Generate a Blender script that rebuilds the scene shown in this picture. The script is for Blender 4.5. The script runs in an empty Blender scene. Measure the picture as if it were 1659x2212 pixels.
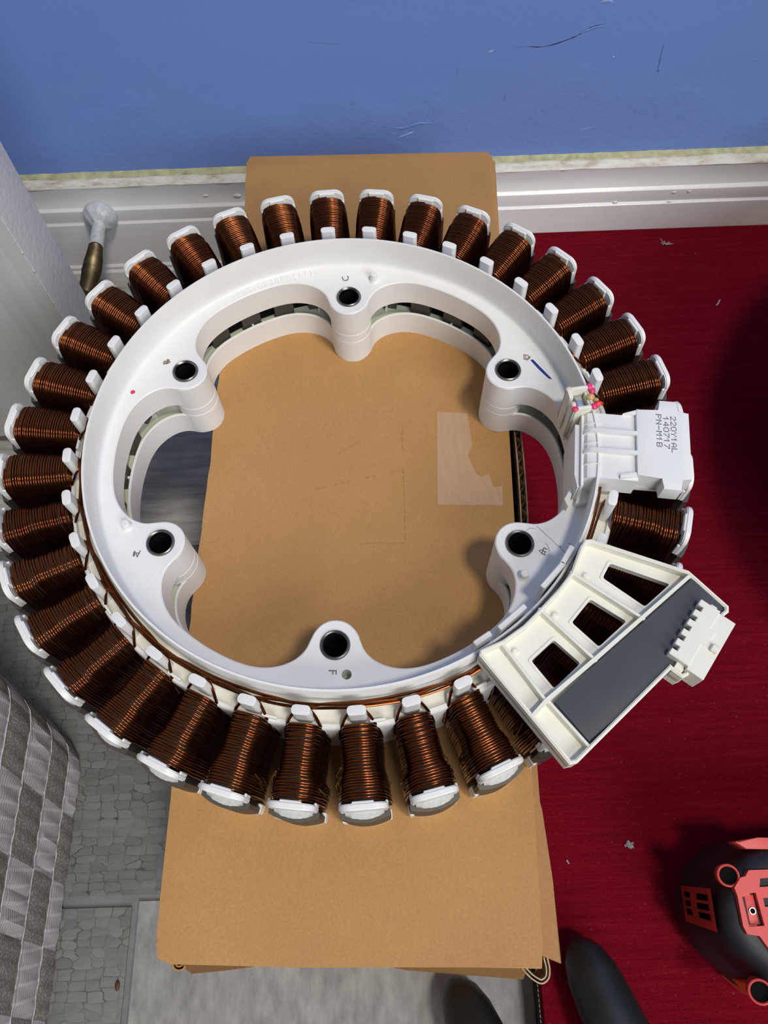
import bpy, bmesh, math, random
from math import sin, cos, pi, radians
from mathutils import Vector, Matrix
from mathutils.geometry import delaunay_2d_cdt

scene = bpy.context.scene
COL = scene.collection
rnd = random.Random(7)

# ------------------------------------------------------------------ camera
cam_d = bpy.data.cameras.new('camera')
cam = bpy.data.objects.new('camera', cam_d)
COL.objects.link(cam)
cam_d.sensor_fit = 'VERTICAL'
cam_d.sensor_height = 24.0
cam_d.lens = 24.0 * 1657.0 / 2212.0
cam_d.clip_start = 0.01
cam.matrix_world = Matrix((
    (0.99936985, 0.03424187, 0.00934837, 0.01781142),
    (-0.02710979, 0.90633896, -0.42168087, -0.14501144),
    (-0.02291194, 0.42116171, 0.90669612, 0.44032537),
    (0, 0, 0, 1)))
scene.camera = cam

# ------------------------------------------------------------------ world, lamp, exposure
world = bpy.data.worlds.new('room_light')
scene.world = world
world.use_nodes = True
bg = world.node_tree.nodes['Background']
bg.inputs[0].default_value = (0.86, 0.94, 1.08, 1)
bg.inputs[1].default_value = 0.15
lamp_d = bpy.data.lights.new('ceiling_lamp', 'AREA')
lamp_d.shape = 'DISK'
lamp_d.size = 0.30
lamp_d.energy = 27.0
lamp_d.color = (1.0, 0.93, 0.82)
lamp = bpy.data.objects.new('ceiling_lamp', lamp_d)
COL.objects.link(lamp)
lamp.location = (0.60, -0.55, 2.25)
lamp.rotation_euler = (Vector((0.05, 0.0, 0.15)) - Vector(lamp.location)).to_track_quat('-Z', 'Y').to_euler()
fill_d = bpy.data.lights.new('front_fill_light', 'AREA')  # fill light added in front to brighten the wall and baseboard
fill_d.shape = 'RECTANGLE'
fill_d.size = 1.5
fill_d.size_y = 1.3
fill_d.energy = 60.0
fill_d.color = (0.95, 0.96, 1.0)
fill = bpy.data.objects.new('front_fill_light', fill_d)
COL.objects.link(fill)
fill.location = (1.15, -2.0, 1.90)
fill.rotation_euler = (Vector((0.0, 0.1, 0.15)) - Vector(fill.location)).to_track_quat('-Z', 'Y').to_euler()
scene.view_settings.view_transform = 'Standard'
scene.view_settings.look = 'None'
scene.view_settings.exposure = -0.30
scene.view_settings.gamma = 1.0
scene.view_settings.use_curve_mapping = False

# ------------------------------------------------------------------ materials
def srgb(r, g, b):
    f = lambda c: c / 12.92 if c <= 0.04045 else ((c + 0.055) / 1.055) ** 2.4
    return (f(r / 255.0), f(g / 255.0), f(b / 255.0), 1.0)

class NT:
    def __init__(self, name):
        self.m = bpy.data.materials.new(name)
        self.m.use_nodes = True
        self.t = self.m.node_tree
        self.b = self.t.nodes['Principled BSDF']
        self.tc = self.t.nodes.new('ShaderNodeTexCoord')
    def n(self, kind, **kw):
        nd = self.t.nodes.new(kind)
        for k, v in kw.items():
            if k.startswith('i_'):
                nd.inputs[k[2:].replace('_', ' ')].default_value = v
            else:
                setattr(nd, k, v)
        return nd
    def l(self, a, b):
        self.t.links.new(a, b)
    def coord(self, scale=(1, 1, 1), rot=(0, 0, 0), src='Object'):
        mp = self.n('ShaderNodeMapping')
        mp.inputs['Scale'].default_value = scale
        mp.inputs['Rotation'].default_value = rot
        self.l(self.tc.outputs[src], mp.inputs[0])
        return mp.outputs[0]
    def noise(self, vec, scale, detail=4, rough=0.55, dist=0.0):
        nd = self.n('ShaderNodeTexNoise')
        nd.inputs['Scale'].default_value = scale
        nd.inputs['Detail'].default_value = detail
        nd.inputs['Roughness'].default_value = rough
        nd.inputs['Distortion'].default_value = dist
        self.l(vec, nd.inputs['Vector'])
        return nd.outputs['Fac']
    def ramp(self, fac, stops):
        nd = self.n('ShaderNodeValToRGB')
        el = nd.color_ramp.elements
        while len(el) < len(stops):
            el.new(0.5)
        for e, (p, c) in zip(el, stops):
            e.position = p
            e.color = c if len(c) == 4 else (*c, 1)
        self.l(fac, nd.inputs[0])
        return nd.outputs[0]
    def mix(self, fac, a, b, mode='MIX'):
        nd = self.n('ShaderNodeMix', data_type='RGBA', blend_type=mode)
        for sock, v in ((nd.inputs[0], fac), (nd.inputs[6], a), (nd.inputs[7], b)):
            if hasattr(v, 'is_linked'):
                self.l(v, sock)
            else:
                sock.default_value = v
        return nd.outputs[2]
    def math(self, op, a, b=0.0):
        nd = self.n('ShaderNodeMath', operation=op)
        for sock, v in ((nd.inputs[0], a), (nd.inputs[1], b)):
            if hasattr(v, 'is_linked'):
                self.l(v, sock)
            else:
                sock.default_value = v
        return nd.outputs[0]
    def bump(self, h, strength=0.3, dist=0.001, prev=None):
        nd = self.n('ShaderNodeBump')
        nd.inputs['Strength'].default_value = strength
        nd.inputs['Distance'].default_value = dist
        self.l(h, nd.inputs['Height'])
        if prev is not None:
            self.l(prev, nd.inputs['Normal'])
        self.l(nd.outputs[0], self.b.inputs['Normal'])
        return nd.outputs[0]
    def set(self, col=None, rough=None, metal=None, spec=None):
        for k, v in (('Base Color', col), ('Roughness', rough), ('Metallic', metal), ('Specular IOR Level', spec)):
            if v is None:
                continue
            if hasattr(v, 'is_linked'):
                self.l(v, self.b.inputs[k])
            else:
                self.b.inputs[k].default_value = v
        return self

def plain(name, col, rough=0.5, metal=0.0, spec=0.5, var=0.06, vscale=60.0, bump=0.0, bscale=800.0, bdist=0.0003):
    t = NT(name)
    v = t.coord()
    f = t.noise(v, vscale, 5)
    lo = tuple(c * (1 - var) for c in col[:3]) + (1,)
    hi = tuple(min(1, c * (1 + var)) for c in col[:3]) + (1,)
    t.set(t.ramp(f, [(0.3, lo), (0.7, hi)]), rough, metal, spec)
    if bump > 0:
        t.bump(t.noise(v, bscale, 3), bump, bdist)
    return t.m

M = {}
M['plastic'] = plain('white_moulded_plastic', (0.80, 0.80, 0.775), 0.42, spec=0.4, var=0.025, vscale=90, bump=0.12, bscale=2500)
M['plastic_cream'] = plain('cream_plastic', (0.80, 0.785, 0.69), 0.5, spec=0.35, var=0.03, vscale=90, bump=0.1, bscale=2500)
M['plastic_matte'] = plain('matte_white_plastic', (0.80, 0.80, 0.785), 0.62, spec=0.3, var=0.02, vscale=120, bump=0.2, bscale=3500)
M['plastic_green'] = plain('aged_greenish_plastic', (0.66, 0.69, 0.53), 0.5, spec=0.35, var=0.05, vscale=120)
M['recess_shade'] = plain('black_recess_shade', (0.004, 0.004, 0.004), 0.8, spec=0.1)  # near-black colour painted in for the shade inside holes and gaps
M['steel'] = plain('dark_steel', (0.20, 0.19, 0.18), 0.30, metal=1.0, var=0.15, vscale=300)
M['bright_steel'] = plain('bright_steel', (0.55, 0.55, 0.55), 0.25, metal=1.0, var=0.1, vscale=300)
M['potting'] = plain('grey_potting_resin', (0.068, 0.073, 0.082), 0.5, spec=0.3, var=0.12, vscale=45, bump=0.05, bscale=200)
M['ink_blue'] = plain('blue_marker_ink', (0.012, 0.03, 0.24), 0.4, var=0.4, vscale=400)
M['ink_dark'] = plain('dark_print_ink', (0.02, 0.018, 0.06), 0.6)
M['ink_grey'] = plain('grey_scribble', (0.17, 0.15, 0.16), 0.7)
M['ink_brown'] = plain('brown_scribble', (0.30, 0.22, 0.19), 0.7)
M['pencil'] = plain('pencil_line', (0.30, 0.30, 0.34), 0.7)
M['pink'] = plain('pink_paint', (0.80, 0.045, 0.16), 0.35, var=0.35, vscale=500)
M['red_paint'] = plain('red_paint', (0.80, 0.04, 0.03), 0.35, var=0.35, vscale=500)
M['pale_pink'] = plain('pale_pink_plastic', (0.80, 0.62, 0.50), 0.4, var=0.1, vscale=500)
M['glue'] = plain('amber_glue', (0.62, 0.40, 0.16), 0.12, var=0.25, vscale=300)
M['clear_tip'] = plain('milky_flange_edge', (0.62, 0.63, 0.60), 0.25, var=0.1, vscale=700)
M['rubber'] = plain('black_rubber', (0.018, 0.019, 0.020), 0.38, spec=0.45, var=0.3, vscale=60, bump=0.25, bscale=700)
M['tool_black'] = plain('black_overmould', (0.020, 0.022, 0.026), 0.50, spec=0.4, var=0.2, vscale=60, bump=0.2, bscale=1500)
M['tool_red'] = plain('red_tool_plastic', (0.70, 0.085, 0.075), 0.45, spec=0.45, var=0.06, vscale=80, bump=0.15, bscale=1500)
M['tool_orange'] = plain('orange_red_plastic', (0.62, 0.07, 0.015), 0.45, var=0.06)
M['occluder'] = plain('dark_occluder_plastic', (0.03, 0.03, 0.032), 0.5, var=0.1)
M['lint'] = plain('grey_lint', (0.33, 0.29, 0.30), 0.9, var=0.3, vscale=900)
M['brown_chip'] = plain('brown_chip', (0.09, 0.028, 0.010), 0.6)
M['brass'] = plain('aged_brass', (0.20, 0.155, 0.085), 0.42, metal=0.9, var=0.3, vscale=200)
M['thick_paint'] = plain('thick_gloss_paint', (0.60, 0.64, 0.66), 0.22, spec=0.6, var=0.12, vscale=220, bump=0.6, bscale=180, bdist=0.001)
M['caulk'] = plain('olive_paint_edge', (0.44, 0.43, 0.25), 0.6, var=0.3, vscale=150, bump=0.3, bscale=300)

# laminated steel
t = NT('laminated_steel')
v = t.coord()
w = t.n('ShaderNodeTexWave', wave_type='BANDS', bands_direction='Z')
w.inputs['Scale'].default_value = 420.0
w.inputs['Distortion'].default_value = 0.4
t.l(v, w.inputs['Vector'])
t.set(t.mix(t.noise(v, 260, 4), (0.07, 0.062, 0.052, 1), (0.13, 0.118, 0.10, 1)), 0.45, 0.5)
t.bump(w.outputs['Fac'], 0.5, 0.0003)
M['laminate'] = t.m
# enamelled copper wire
t = NT('enamelled_copper')
v = t.coord()
oi = t.n('ShaderNodeObjectInfo')
c1 = t.mix(oi.outputs['Random'], (0.19, 0.052, 0.015, 1), (0.26, 0.086, 0.022, 1))
c2 = t.mix(t.noise(v, 180, 3), c1, (0.14, 0.036, 0.012, 1))
t.set(c2, 0.18, 0.95, 0.6)
M['copper'] = t.m
M['copper_pale'] = plain('worn_copper_wire', (0.24, 0.13, 0.06), 0.35, metal=0.7, var=0.2, vscale=400)
M['copper_dark'] = plain('inner_winding_shade', (0.030, 0.010, 0.005), 0.6, metal=0.0, var=0.2)  # under layer painted near-black for the shade between the turns
# cardboard
def cardboard(name, base, k=1.0):
    t = NT(name)
    v = t.coord()
    f1 = t.noise(v, 1400, 3)
    f2 = t.noise(t.coord((900, 300, 400)), 1.0, 4)
    f3 = t.noise(v, 22, 4)
    c = t.ramp(f1, [(0.30, tuple(x * 0.80 * k for x in base)), (0.55, tuple(x * k for x in base)), (0.80, tuple(min(1, x * 1.22 * k) for x in base))])
    c = t.mix(0.5, c, t.ramp(f2, [(0.3, tuple(x * 0.95 * k for x in base)), (0.7, tuple(x * 1.05 * k for x in base))]))
    c = t.mix(1.0, c, t.ramp(f3, [(0.3, (0.92, 0.91, 0.90)), (0.7, (1.05, 1.05, 1.05))]), 'MULTIPLY')
    t.set(c, 0.72, 0.0, 0.25)
    t.bump(f1, 0.12, 0.0003)
    return t.m
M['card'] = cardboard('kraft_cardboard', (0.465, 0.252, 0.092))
M['card_dark'] = cardboard('kraft_cardboard_shaded_side', (0.40, 0.215, 0.085))  # darker copy of the kraft colour, shade of the sides put in
M['card_edge'] = plain('cut_cardboard_edge', (0.50, 0.36, 0.22), 0.9, var=0.25, vscale=600)
t = NT('translucent_tape_residue')
v = t.coord()
t.set(t.mix(t.noise(t.coord((500, 120, 100)), 1.0, 4), (0.47, 0.28, 0.13, 1), (0.56, 0.37, 0.22, 1)), 0.35, 0, 0.5)
M['tape'] = t.m
# blue wall paint
t = NT('blue_wall_paint')
v = t.coord()
big = t.noise(v, 5.0, 3)
mid = t.noise(t.coord((25, 25, 60)), 1.0, 5, 0.6)
col = t.mix(mid, srgb(108, 142, 208), srgb(122, 152, 214))
col = t.mix(t.ramp(big, [(0.35, (0, 0, 0)), (0.7, (1, 1, 1))]), col, srgb(118, 148, 218))
t.set(col, 0.50, 0, 0.35)
fine = t.noise(v, 420, 4, 0.6)
lump = t.noise(v, 130, 7, 0.72, 0.1)
sep = t.n('ShaderNodeSeparateXYZ')
t.l(t.tc.outputs['Object'], sep.inputs[0])
edge = t.math('ADD', sep.outputs['Z'], t.math('MULTIPLY', t.math('SUBTRACT', t.noise(v, 9.0, 3), 0.5), 0.16))
rough_zone = t.ramp(edge, [(0.112, (1, 1, 1)), (0.126, (0.12, 0.12, 0.12))])
h = t.math('ADD', t.math('MULTIPLY', lump, rough_zone), t.math('MULTIPLY', fine, 0.16))
t.bump(h, 0.34, 0.0020)
M['wall'] = t.m
M['wall_lip'] = plain('blue_paint_lip', srgb(112, 145, 210), 0.45, var=0.06)
M['wall_chip'] = plain('pale_blue_scuff', srgb(160, 182, 238), 0.5, var=0.1)
M['wall_dark'] = plain('dark_blue_crack', srgb(38, 52, 98), 0.7)
# trim paint
t = NT('white_trim_paint')
v = t.coord()
t.set(t.mix(t.noise(t.coord((40, 60, 120)), 1.0, 5), (0.76, 0.76, 0.76, 1), (0.84, 0.83, 0.83, 1)), 0.30, 0, 0.5)
t.bump(t.noise(v, 160, 4), 0.25, 0.0008)
M['trim'] = t.m
t = NT('worn_trim_top')
v = t.coord()
wear = t.noise(t.coord((60, 200, 200)), 1.0, 6, 0.7)
t.set(t.ramp(wear, [(0.30, (0.34, 0.25, 0.19)), (0.46, (0.62, 0.58, 0.50)), (0.60, (0.74, 0.73, 0.68))]), 0.6, 0, 0.3)
t.bump(wear, 0.5, 0.0015)
M['trim_worn'] = t.m
# painted door
t = NT('door_paint_grain')
g = t.noise(t.coord((150, 100, 5)), 1.0, 5, 0.6, 0.6)
t.set(t.mix(g, (0.58, 0.58, 0.56, 1), (0.74, 0.74, 0.72, 1)), 0.42, 0, 0.4)
t.bump(g, 0.6, 0.0009)
M['door_face'] = t.m
t = NT('door_paint_edge')
v = t.coord()
g = t.noise(v, 330, 4, 0.65)
t.set(t.mix(g, (0.78, 0.755, 0.73, 1), (0.88, 0.855, 0.83, 1)), 0.35, 0, 0.5)
t.bump(g, 0.45, 0.0007)
M['door_edge'] = t.m
# carpet
t = NT('red_ribbed_carpet')
v = t.coord()
rib = t.noise(t.coord((28, 420, 60)), 1.0, 4, 0.6)
grain = t.noise(v, 1500, 2, 0.7)
speck = t.noise(v, 620, 2, 0.5)
big = t.noise(v, 9, 3)
c = t.ramp(rib, [(0.25, (0.100, 0.0010, 0.0065)), (0.55, (0.165, 0.0022, 0.0115)), (0.82, (0.225, 0.009, 0.022))])
c = t.mix(0.45, c, t.ramp(grain, [(0.3, (0.09, 0.0010, 0.006)), (0.7, (0.24, 0.008, 0.020))]))
c = t.mix(t.ramp(speck, [(0.735, (0, 0, 0)), (0.80, (0.5, 0.5, 0.5))]), c, (0.36, 0.17, 0.17, 1))
t.set(c, 0.95, 0, 0.04)
fib = t.noise(t.coord((420, 1100, 60)), 1.0, 3, 0.6)
c2_ = t.mix(t.ramp(fib, [(0.62, (0, 0, 0)), (0.74, (0.20, 0.20, 0.20))]), c, (0.40, 0.075, 0.095, 1))
t.set(c2_)
b1 = t.bump(rib, 0.5, 0.002)
t.bump(grain, 0.5, 0.0008, b1)
M['carpet'] = t.m
M['carpet_side'] = plain('dark_carpet_backing', (0.015, 0.012, 0.013), 0.9)
M['stitch'] = plain('pale_edge_stitch', (0.42, 0.36, 0.34), 0.9)
# floor tiles
def stone(name, lo, hi, crack, sx, sy):
    t = NT(name)
    nz = t.n('ShaderNodeTexNoise')
    nz.inputs['Scale'].default_value = 45.0
    nz.inputs['Detail'].default_value = 4
    t.l(t.coord(), nz.inputs['Vector'])
    add = t.n('ShaderNodeVectorMath', operation='MULTIPLY_ADD')
    add.inputs[1].default_value = (0.8, 0.55, 0.0)
    t.l(nz.outputs['Color'], add.inputs[0])
    t.l(t.coord((1 / sx, 1 / sy, 0)), add.inputs[2])
    d = []
    for feat in ('F1', 'F2'):
        vo = t.n('ShaderNodeTexVoronoi', feature=feat, distance='CHEBYCHEV', voronoi_dimensions='2D')
        vo.inputs['Scale'].default_value = 1.0
        vo.inputs['Randomness'].default_value = 0.62
        t.l(add.outputs[0], vo.inputs['Vector'])
        d.append(vo)
    gap = t.math('SUBTRACT', d[1].outputs['Distance'], d[0].outputs['Distance'])
    gap = t.math('ADD', gap, t.math('MULTIPLY', t.math('SUBTRACT', t.noise(t.coord(), 210, 4), 0.5), 0.16))
    sepc = t.n('ShaderNodeSeparateColor')
    t.l(d[0].outputs['Color'], sepc.inputs[0])
    tone = t.math('ADD', t.math('MULTIPLY', sepc.outputs[0], 0.30), t.math('MULTIPLY', t.noise(t.coord((70, 330, 60)), 1.0, 6, 0.7), 0.8))
    c = t.mix(tone, (*lo, 1), (*hi, 1))
    c = t.mix(t.math('MULTIPLY', t.ramp(gap, [(0.0, (1, 1, 1)), (0.10, (0, 0, 0))]), t.ramp(t.noise(t.coord(), 70, 3), [(0.38, (0.15, 0.15, 0.15)), (0.60, (0.95, 0.95, 0.95))])), c, (*crack, 1))
    t.set(c, 0.45, 0, 0.4)
    t.bump(gap, 0.15, 0.0006)
    return t.m
M['stone_a'] = stone('stone_print_vinyl', (0.075, 0.075, 0.073), (0.215, 0.215, 0.205), (0.040, 0.040, 0.040), 0.0088, 0.0044)
M['stone_b'] = stone('pale_stone_print_vinyl', (0.10, 0.10, 0.097), (0.25, 0.25, 0.235), (0.055, 0.055, 0.055), 0.0076, 0.0045)
def concrete(name, lo, hi, st):
    t = NT(name)
    a = t.noise(t.coord(st), 1.0, 6, 0.62)
    sp = t.noise(t.coord(), 260, 3)
    c = t.ramp(a, [(0.3, lo), (0.7, hi)])
    c = t.mix(t.ramp(sp, [(0.70, (0, 0, 0)), (0.78, (0.6, 0.6, 0.6))]), c, tuple(x * 0.45 for x in lo) + (1,))
    t.set(c, 0.42, 0, 0.45)
    t.bump(a, 0.15, 0.0005)
    return t.m
M['concrete'] = concrete('smooth_concrete_print_vinyl', (0.23, 0.23, 0.225), (0.41, 0.41, 0.40), (160, 60, 60))
M['streaky'] = concrete('streaky_wood_print_vinyl', (0.26, 0.25, 0.235), (0.56, 0.54, 0.49), (26, 190, 60))
M['grout'] = plain('grey_tile_border', (0.185, 0.185, 0.185), 0.5, var=0.15, vscale=150)
# fabric
def fabric(name, lo, hi, light):
    t = NT(name)
    vor = t.n('ShaderNodeTexVoronoi')
    vor.inputs['Scale'].default_value = 800.0
    t.l(t.coord(), vor.inputs['Vector'])
    def wave(axis, period, dist):
        w = t.n('ShaderNodeTexWave', wave_type='BANDS', bands_direction=axis)
        w.inputs['Scale'].default_value = 2 * pi / (20 * period)
        w.inputs['Distortion'].default_value = dist
        w.inputs['Detail Scale'].default_value = 2.5
        t.l(t.coord(), w.inputs['Vector'])
        return w.outputs['Fac']
    if light:
        f = t.math('MULTIPLY', wave('Z', 0.0021, 1.2), 0.45)
        lad = t.ramp(wave('Y', 0.0068, 0.8), [(0.82, (0, 0, 0)), (0.95, (1, 1, 1))])
        f = t.math('ADD', t.math('ADD', f, t.math('MULTIPLY', lad, 0.45)), t.math('MULTIPLY', t.noise(t.coord(), 300, 3), 0.25))
    else:
        f = t.ramp(vor.outputs['Distance'], [(0.20, (1, 1, 1)), (0.48, (0, 0, 0))])
        f = t.math('ADD', t.math('MULTIPLY', f, 0.7), t.math('MULTIPLY', t.noise(t.coord(), 120, 3), 0.25))
    t.set(t.ramp(f, [(0.15, lo), (0.85, hi)]), 0.85, 0, 0.2)
    t.bump(f, 0.3, 0.0006)
    return t.m
M['weave_light'] = fabric('light_ribbed_weave', (0.36, 0.345, 0.365), (0.52, 0.505, 0.53), True)
M['weave_dark'] = fabric('dark_dotted_weave', (0.19, 0.178, 0.16), (0.36, 0.345, 0.325), False)

# ------------------------------------------------------------------ object helpers
SHARP = radians(32)
def new_obj(name, bm, mat, parent=None, loc=None, smooth=True, sharp=SHARP):
    """links a bmesh as ONE object; verts are in parent space"""
    bm.normal_update()
    if smooth:
        for f in bm.faces:
            f.smooth = True
        for e in bm.edges:
            if len(e.link_faces) == 2:
                if e.calc_face_angle(0.0) > sharp:
                    e.smooth = False
    me = bpy.data.meshes.new(name)
    bm.to_mesh(me)
    bm.free()
    mats = mat if isinstance(mat, (list, tuple)) else [mat]
    for m in mats:
        me.materials.append(M[m])
    o = bpy.data.objects.new(name, me)
    COL.objects.link(o)
    if parent is not None:
        o.parent = parent
    if loc is not None:
        o.location = loc
    return o

def empty(name, loc, label, cat, group=None):
    o = bpy.data.objects.new(name, None)
    o.empty_display_size = 0.01
    COL.objects.link(o)
    o.location = loc
    o['label'] = label
    o['category'] = cat
    if group:
        o['group'] = group
    return o

def tag(o, label, cat, group=None):
    o['label'] = label
    o['category'] = cat
    if group:
        o['group'] = group
    return o

def copy_part(src, parent, rot=None, loc=None):
    c = src.copy()
    COL.objects.link(c)
    c.parent = parent
    if rot is not None:
        c.rotation_euler = (0, 0, rot)
    if loc is not None:
        c.location = loc
    return c

def poly_prism(bm, pts, z0, z1, bevel=0.0, seg=2, off=(0, 0, 0)):
    """closed prism of a plan polygon"""
    area = sum(pts[i][0] * pts[(i + 1) % len(pts)][1] - pts[(i + 1) % len(pts)][0] * pts[i][1] for i in range(len(pts)))
    if area < 0:
        pts = pts[::-1]
    lo = [bm.verts.new((x - off[0], y - off[1], z0 - off[2])) for x, y in pts]
    hi = [bm.verts.new((x - off[0], y - off[1], z1 - off[2])) for x, y in pts]
    n = len(pts)
    fs = [bm.faces.new(hi), bm.faces.new(lo[::-1])]
    for i in range(n):
        j = (i + 1) % n
        fs.append(bm.faces.new((lo[i], lo[j], hi[j], hi[i])))
    if bevel > 0:
        es = {e for f in fs for e in f.edges}
        bmesh.ops.bevel(bm, geom=list(es), offset=bevel, segments=seg, affect='EDGES', profile=0.6, clamp_overlap=True)

def box(bm, x0, x1, y0, y1, z0, z1, bevel=0.0, seg=2, off=(0, 0, 0), mtx=None):
    b2 = bmesh.new() if mtx is not None else bm
    poly_prism(b2, [(x0, y0), (x1, y0), (x1, y1), (x0, y1)], z0, z1, bevel, seg, off)
    if mtx is not None:
        merge(bm, b2, mtx)

def merge(bm, b2, mtx=None):
    vm = {}
    for v in b2.verts:
        vm[v] = bm.verts.new(mtx @ v.co if mtx is not None else v.co)
    for f in b2.faces:
        nf = bm.faces.new([vm[v] for v in f.verts])
        nf.material_index = f.material_index
    b2.free()

def inside(p, poly):
    r = False
    n = len(poly)
    j = n - 1
    for i in range(n):
        if (poly[i][1] > p[1]) != (poly[j][1] > p[1]) and p[0] < (poly[j][0] - poly[i][0]) * (p[1] - poly[i][1]) / (poly[j][1] - poly[i][1]) + poly[i][0]:
            r = not r
        j = i
    return r

def holed_tris(outer, holes):
    vs = [Vector(p) for p in outer]
    es = [(i, (i + 1) % len(outer)) for i in range(len(outer))]
    for h in holes:
        k = len(vs)
        vs += [Vector(p) for p in h]
        es += [(k + i, k + (i + 1) % len(h)) for i in range(len(h))]
    V, E, F, *_ = delaunay_2d_cdt(vs, es, [], 0, 1e-7)
    out = []
    for f in F:
        c = sum((V[i] for i in f), Vector((0, 0))) / len(f)
        if inside(c, outer) and not any(inside(c, h) for h in holes):
            out.append(f)
    return V, out

def holed_plate(bm, outer, holes, z0, z1, off=(0, 0, 0)):
    V, F = holed_tris(outer, holes)
    def fa(vs):
        a = sum(vs[i].co.x * vs[(i + 1) % 3].co.y - vs[(i + 1) % 3].co.x * vs[i].co.y for i in range(3))
        return a
    for z, up in ((z1, True), (z0, False)):
        vv = [bm.verts.new((p.x - off[0], p.y - off[1], z - off[2])) for p in V]
        for f in F:
            ids = list(f)
            x = [vv[i] for i in ids]
            if (fa(x[:3]) > 0) != up:
                x = x[::-1]
            bm.faces.new(x)
    for k, loop in enumerate([outer] + list(holes)):
        a = sum(loop[i][0] * loop[(i + 1) % len(loop)][1] - loop[(i + 1) % len(loop)][0] * loop[i][1] for i in range(len(loop)))
        lp = loop if (a > 0) == (k == 0) else loop[::-1]
        lo = [bm.verts.new((x - off[0], y - off[1], z0 - off[2])) for x, y in lp]
        hi = [bm.verts.new((x - off[0], y - off[1], z1 - off[2])) for x, y in lp]
        for i in range(len(lp)):
            j = (i + 1) % len(lp)
            bm.faces.new((lo[i], lo[j], hi[j], hi[i]))
    bmesh.ops.remove_doubles(bm, verts=bm.verts, dist=1e-6)

def offset_poly(pts, d):
    """moves a polygon inward by d (mitred)"""
    a = sum(pts[i][0] * pts[(i + 1) % len(pts)][1] - pts[(i + 1) % len(pts)][0] * pts[i][1] for i in range(len(pts)))
    s = 1 if a > 0 else -1
    out = []
    n = len(pts)
    for i in range(n):
        p0, p1, p2 = Vector(pts[i - 1]), Vector(pts[i]), Vector(pts[(i + 1) % n])
        d1 = (p1 - p0).normalized()
        d2 = (p2 - p1).normalized()
        n1 = Vector((-d1.y, d1.x)) * s
        n2 = Vector((-d2.y, d2.x)) * s
        m = (n1 + n2)
        m = m / max(0.35, m.length_squared / 2.0) / 1.0 if m.length > 1e-6 else n1
        out.append(tuple(p1 + m * d * (1.0)))
    return out

def round_poly(pts, r, seg=4):
    out = []
    n = len(pts)
    for i in range(n):
        p0, p1, p2 = Vector(pts[i - 1]), Vector(pts[i]), Vector(pts[(i + 1) % n])
        a = (p0 - p1)
        b = (p2 - p1)
        rr = min(r, a.length * 0.45, b.length * 0.45)
        s, e = p1 + a.normalized() * rr, p1 + b.normalized() * rr
        for k in range(seg + 1):
            u = k / seg
            out.append(tuple((1 - u) ** 2 * s + 2 * u * (1 - u) * p1 + u * u * e))
    return out

def strip(bm, pts, w, z0, z1, off=(0, 0, 0), bevel=0.0002):
    """upright wall of width w along a polyline, mitred at the corners"""
    P = [Vector(p) for p in pts]
    P[0] = P[0] + (P[0] - P[1]).normalized() * (w * 0.4)
    P[-1] = P[-1] + (P[-1] - P[-2]).normalized() * (w * 0.4)
    L, Rr = [], []
    for i, p in enumerate(P):
        a = (P[i] - P[i - 1]).normalized() if i > 0 else (P[1] - P[0]).normalized()
        b = (P[i + 1] - P[i]).normalized() if i < len(P) - 1 else a
        n = Vector((-(a + b).y, (a + b).x)).normalized()
        k = (w / 2) / max(0.4, n.dot(Vector((-a.y, a.x))))
        L.append(tuple(p + n * k))
        Rr.append(tuple(p - n * k))
    poly_prism(bm, L + Rr[::-1], z0, z1, bevel, 1, off)

def tube(bm, pts, r, n=6, cap=True, closed=False):
    pts = [Vector(p) for p in pts]
    rr = r if isinstance(r, (list, tuple)) else [r] * len(pts)
    rings = []
    up = None
    m = len(pts)
    for i, p in enumerate(pts):
        if closed:
            d = (pts[(i + 1) % m] - pts[i - 1]).normalized()
        else:
            d = (pts[min(i + 1, m - 1)] - pts[max(i - 1, 0)]).normalized()
        if up is None:
            up = Vector((0, 0, 1)) if abs(d.z) < 0.9 else Vector((1, 0, 0))
        x = d.cross(up)
        if x.length < 1e-6:
            x = d.cross(Vector((1, 0.3, 0)))
        x.normalize()
        up = x.cross(d).normalized()
        rings.append([bm.verts.new(p + (x * cos(2 * pi * k / n) + up * sin(2 * pi * k / n)) * rr[i]) for k in range(n)])
    last = m if closed else m - 1
    for i in range(last):
        a, b = rings[i], rings[(i + 1) % m]
        for k in range(n):
            bm.faces.new((a[k], b[k], b[(k + 1) % n], a[(k + 1) % n]))
    if cap and not closed:
        bm.faces.new(rings[0])
        bm.faces.new(rings[-1][::-1])

def lathe(bm, prof, n=32, mtx=None, close=False):
    """profile of (r, z) around z"""
    rings = []
    for r, z in prof:
        if r < 1e-7:
            rings.append([bm.verts.new((0, 0, z))])
        else:
            rings.append([bm.verts.new((r * cos(2 * pi * k / n), r * sin(2 * pi * k / n), z)) for k in range(n)])
    pr = list(zip(rings[:-1], rings[1:]))
    if close:
        pr.append((rings[-1], rings[0]))
    for a, b in pr:
        for k in range(n):
            j = (k + 1) % n
            if len(a) == 1 and len(b) == 1:
                continue
            if len(a) == 1:
                bm.faces.new((a[0], b[j], b[k]))
            elif len(b) == 1:
                bm.faces.new((a[k], a[j], b[0]))
            else:
                bm.faces.new((a[k], a[j], b[j], b[k]))
    if mtx is not None:
        for ring in rings:
            for v in ring:
                v.co = mtx @ v.co

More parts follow.
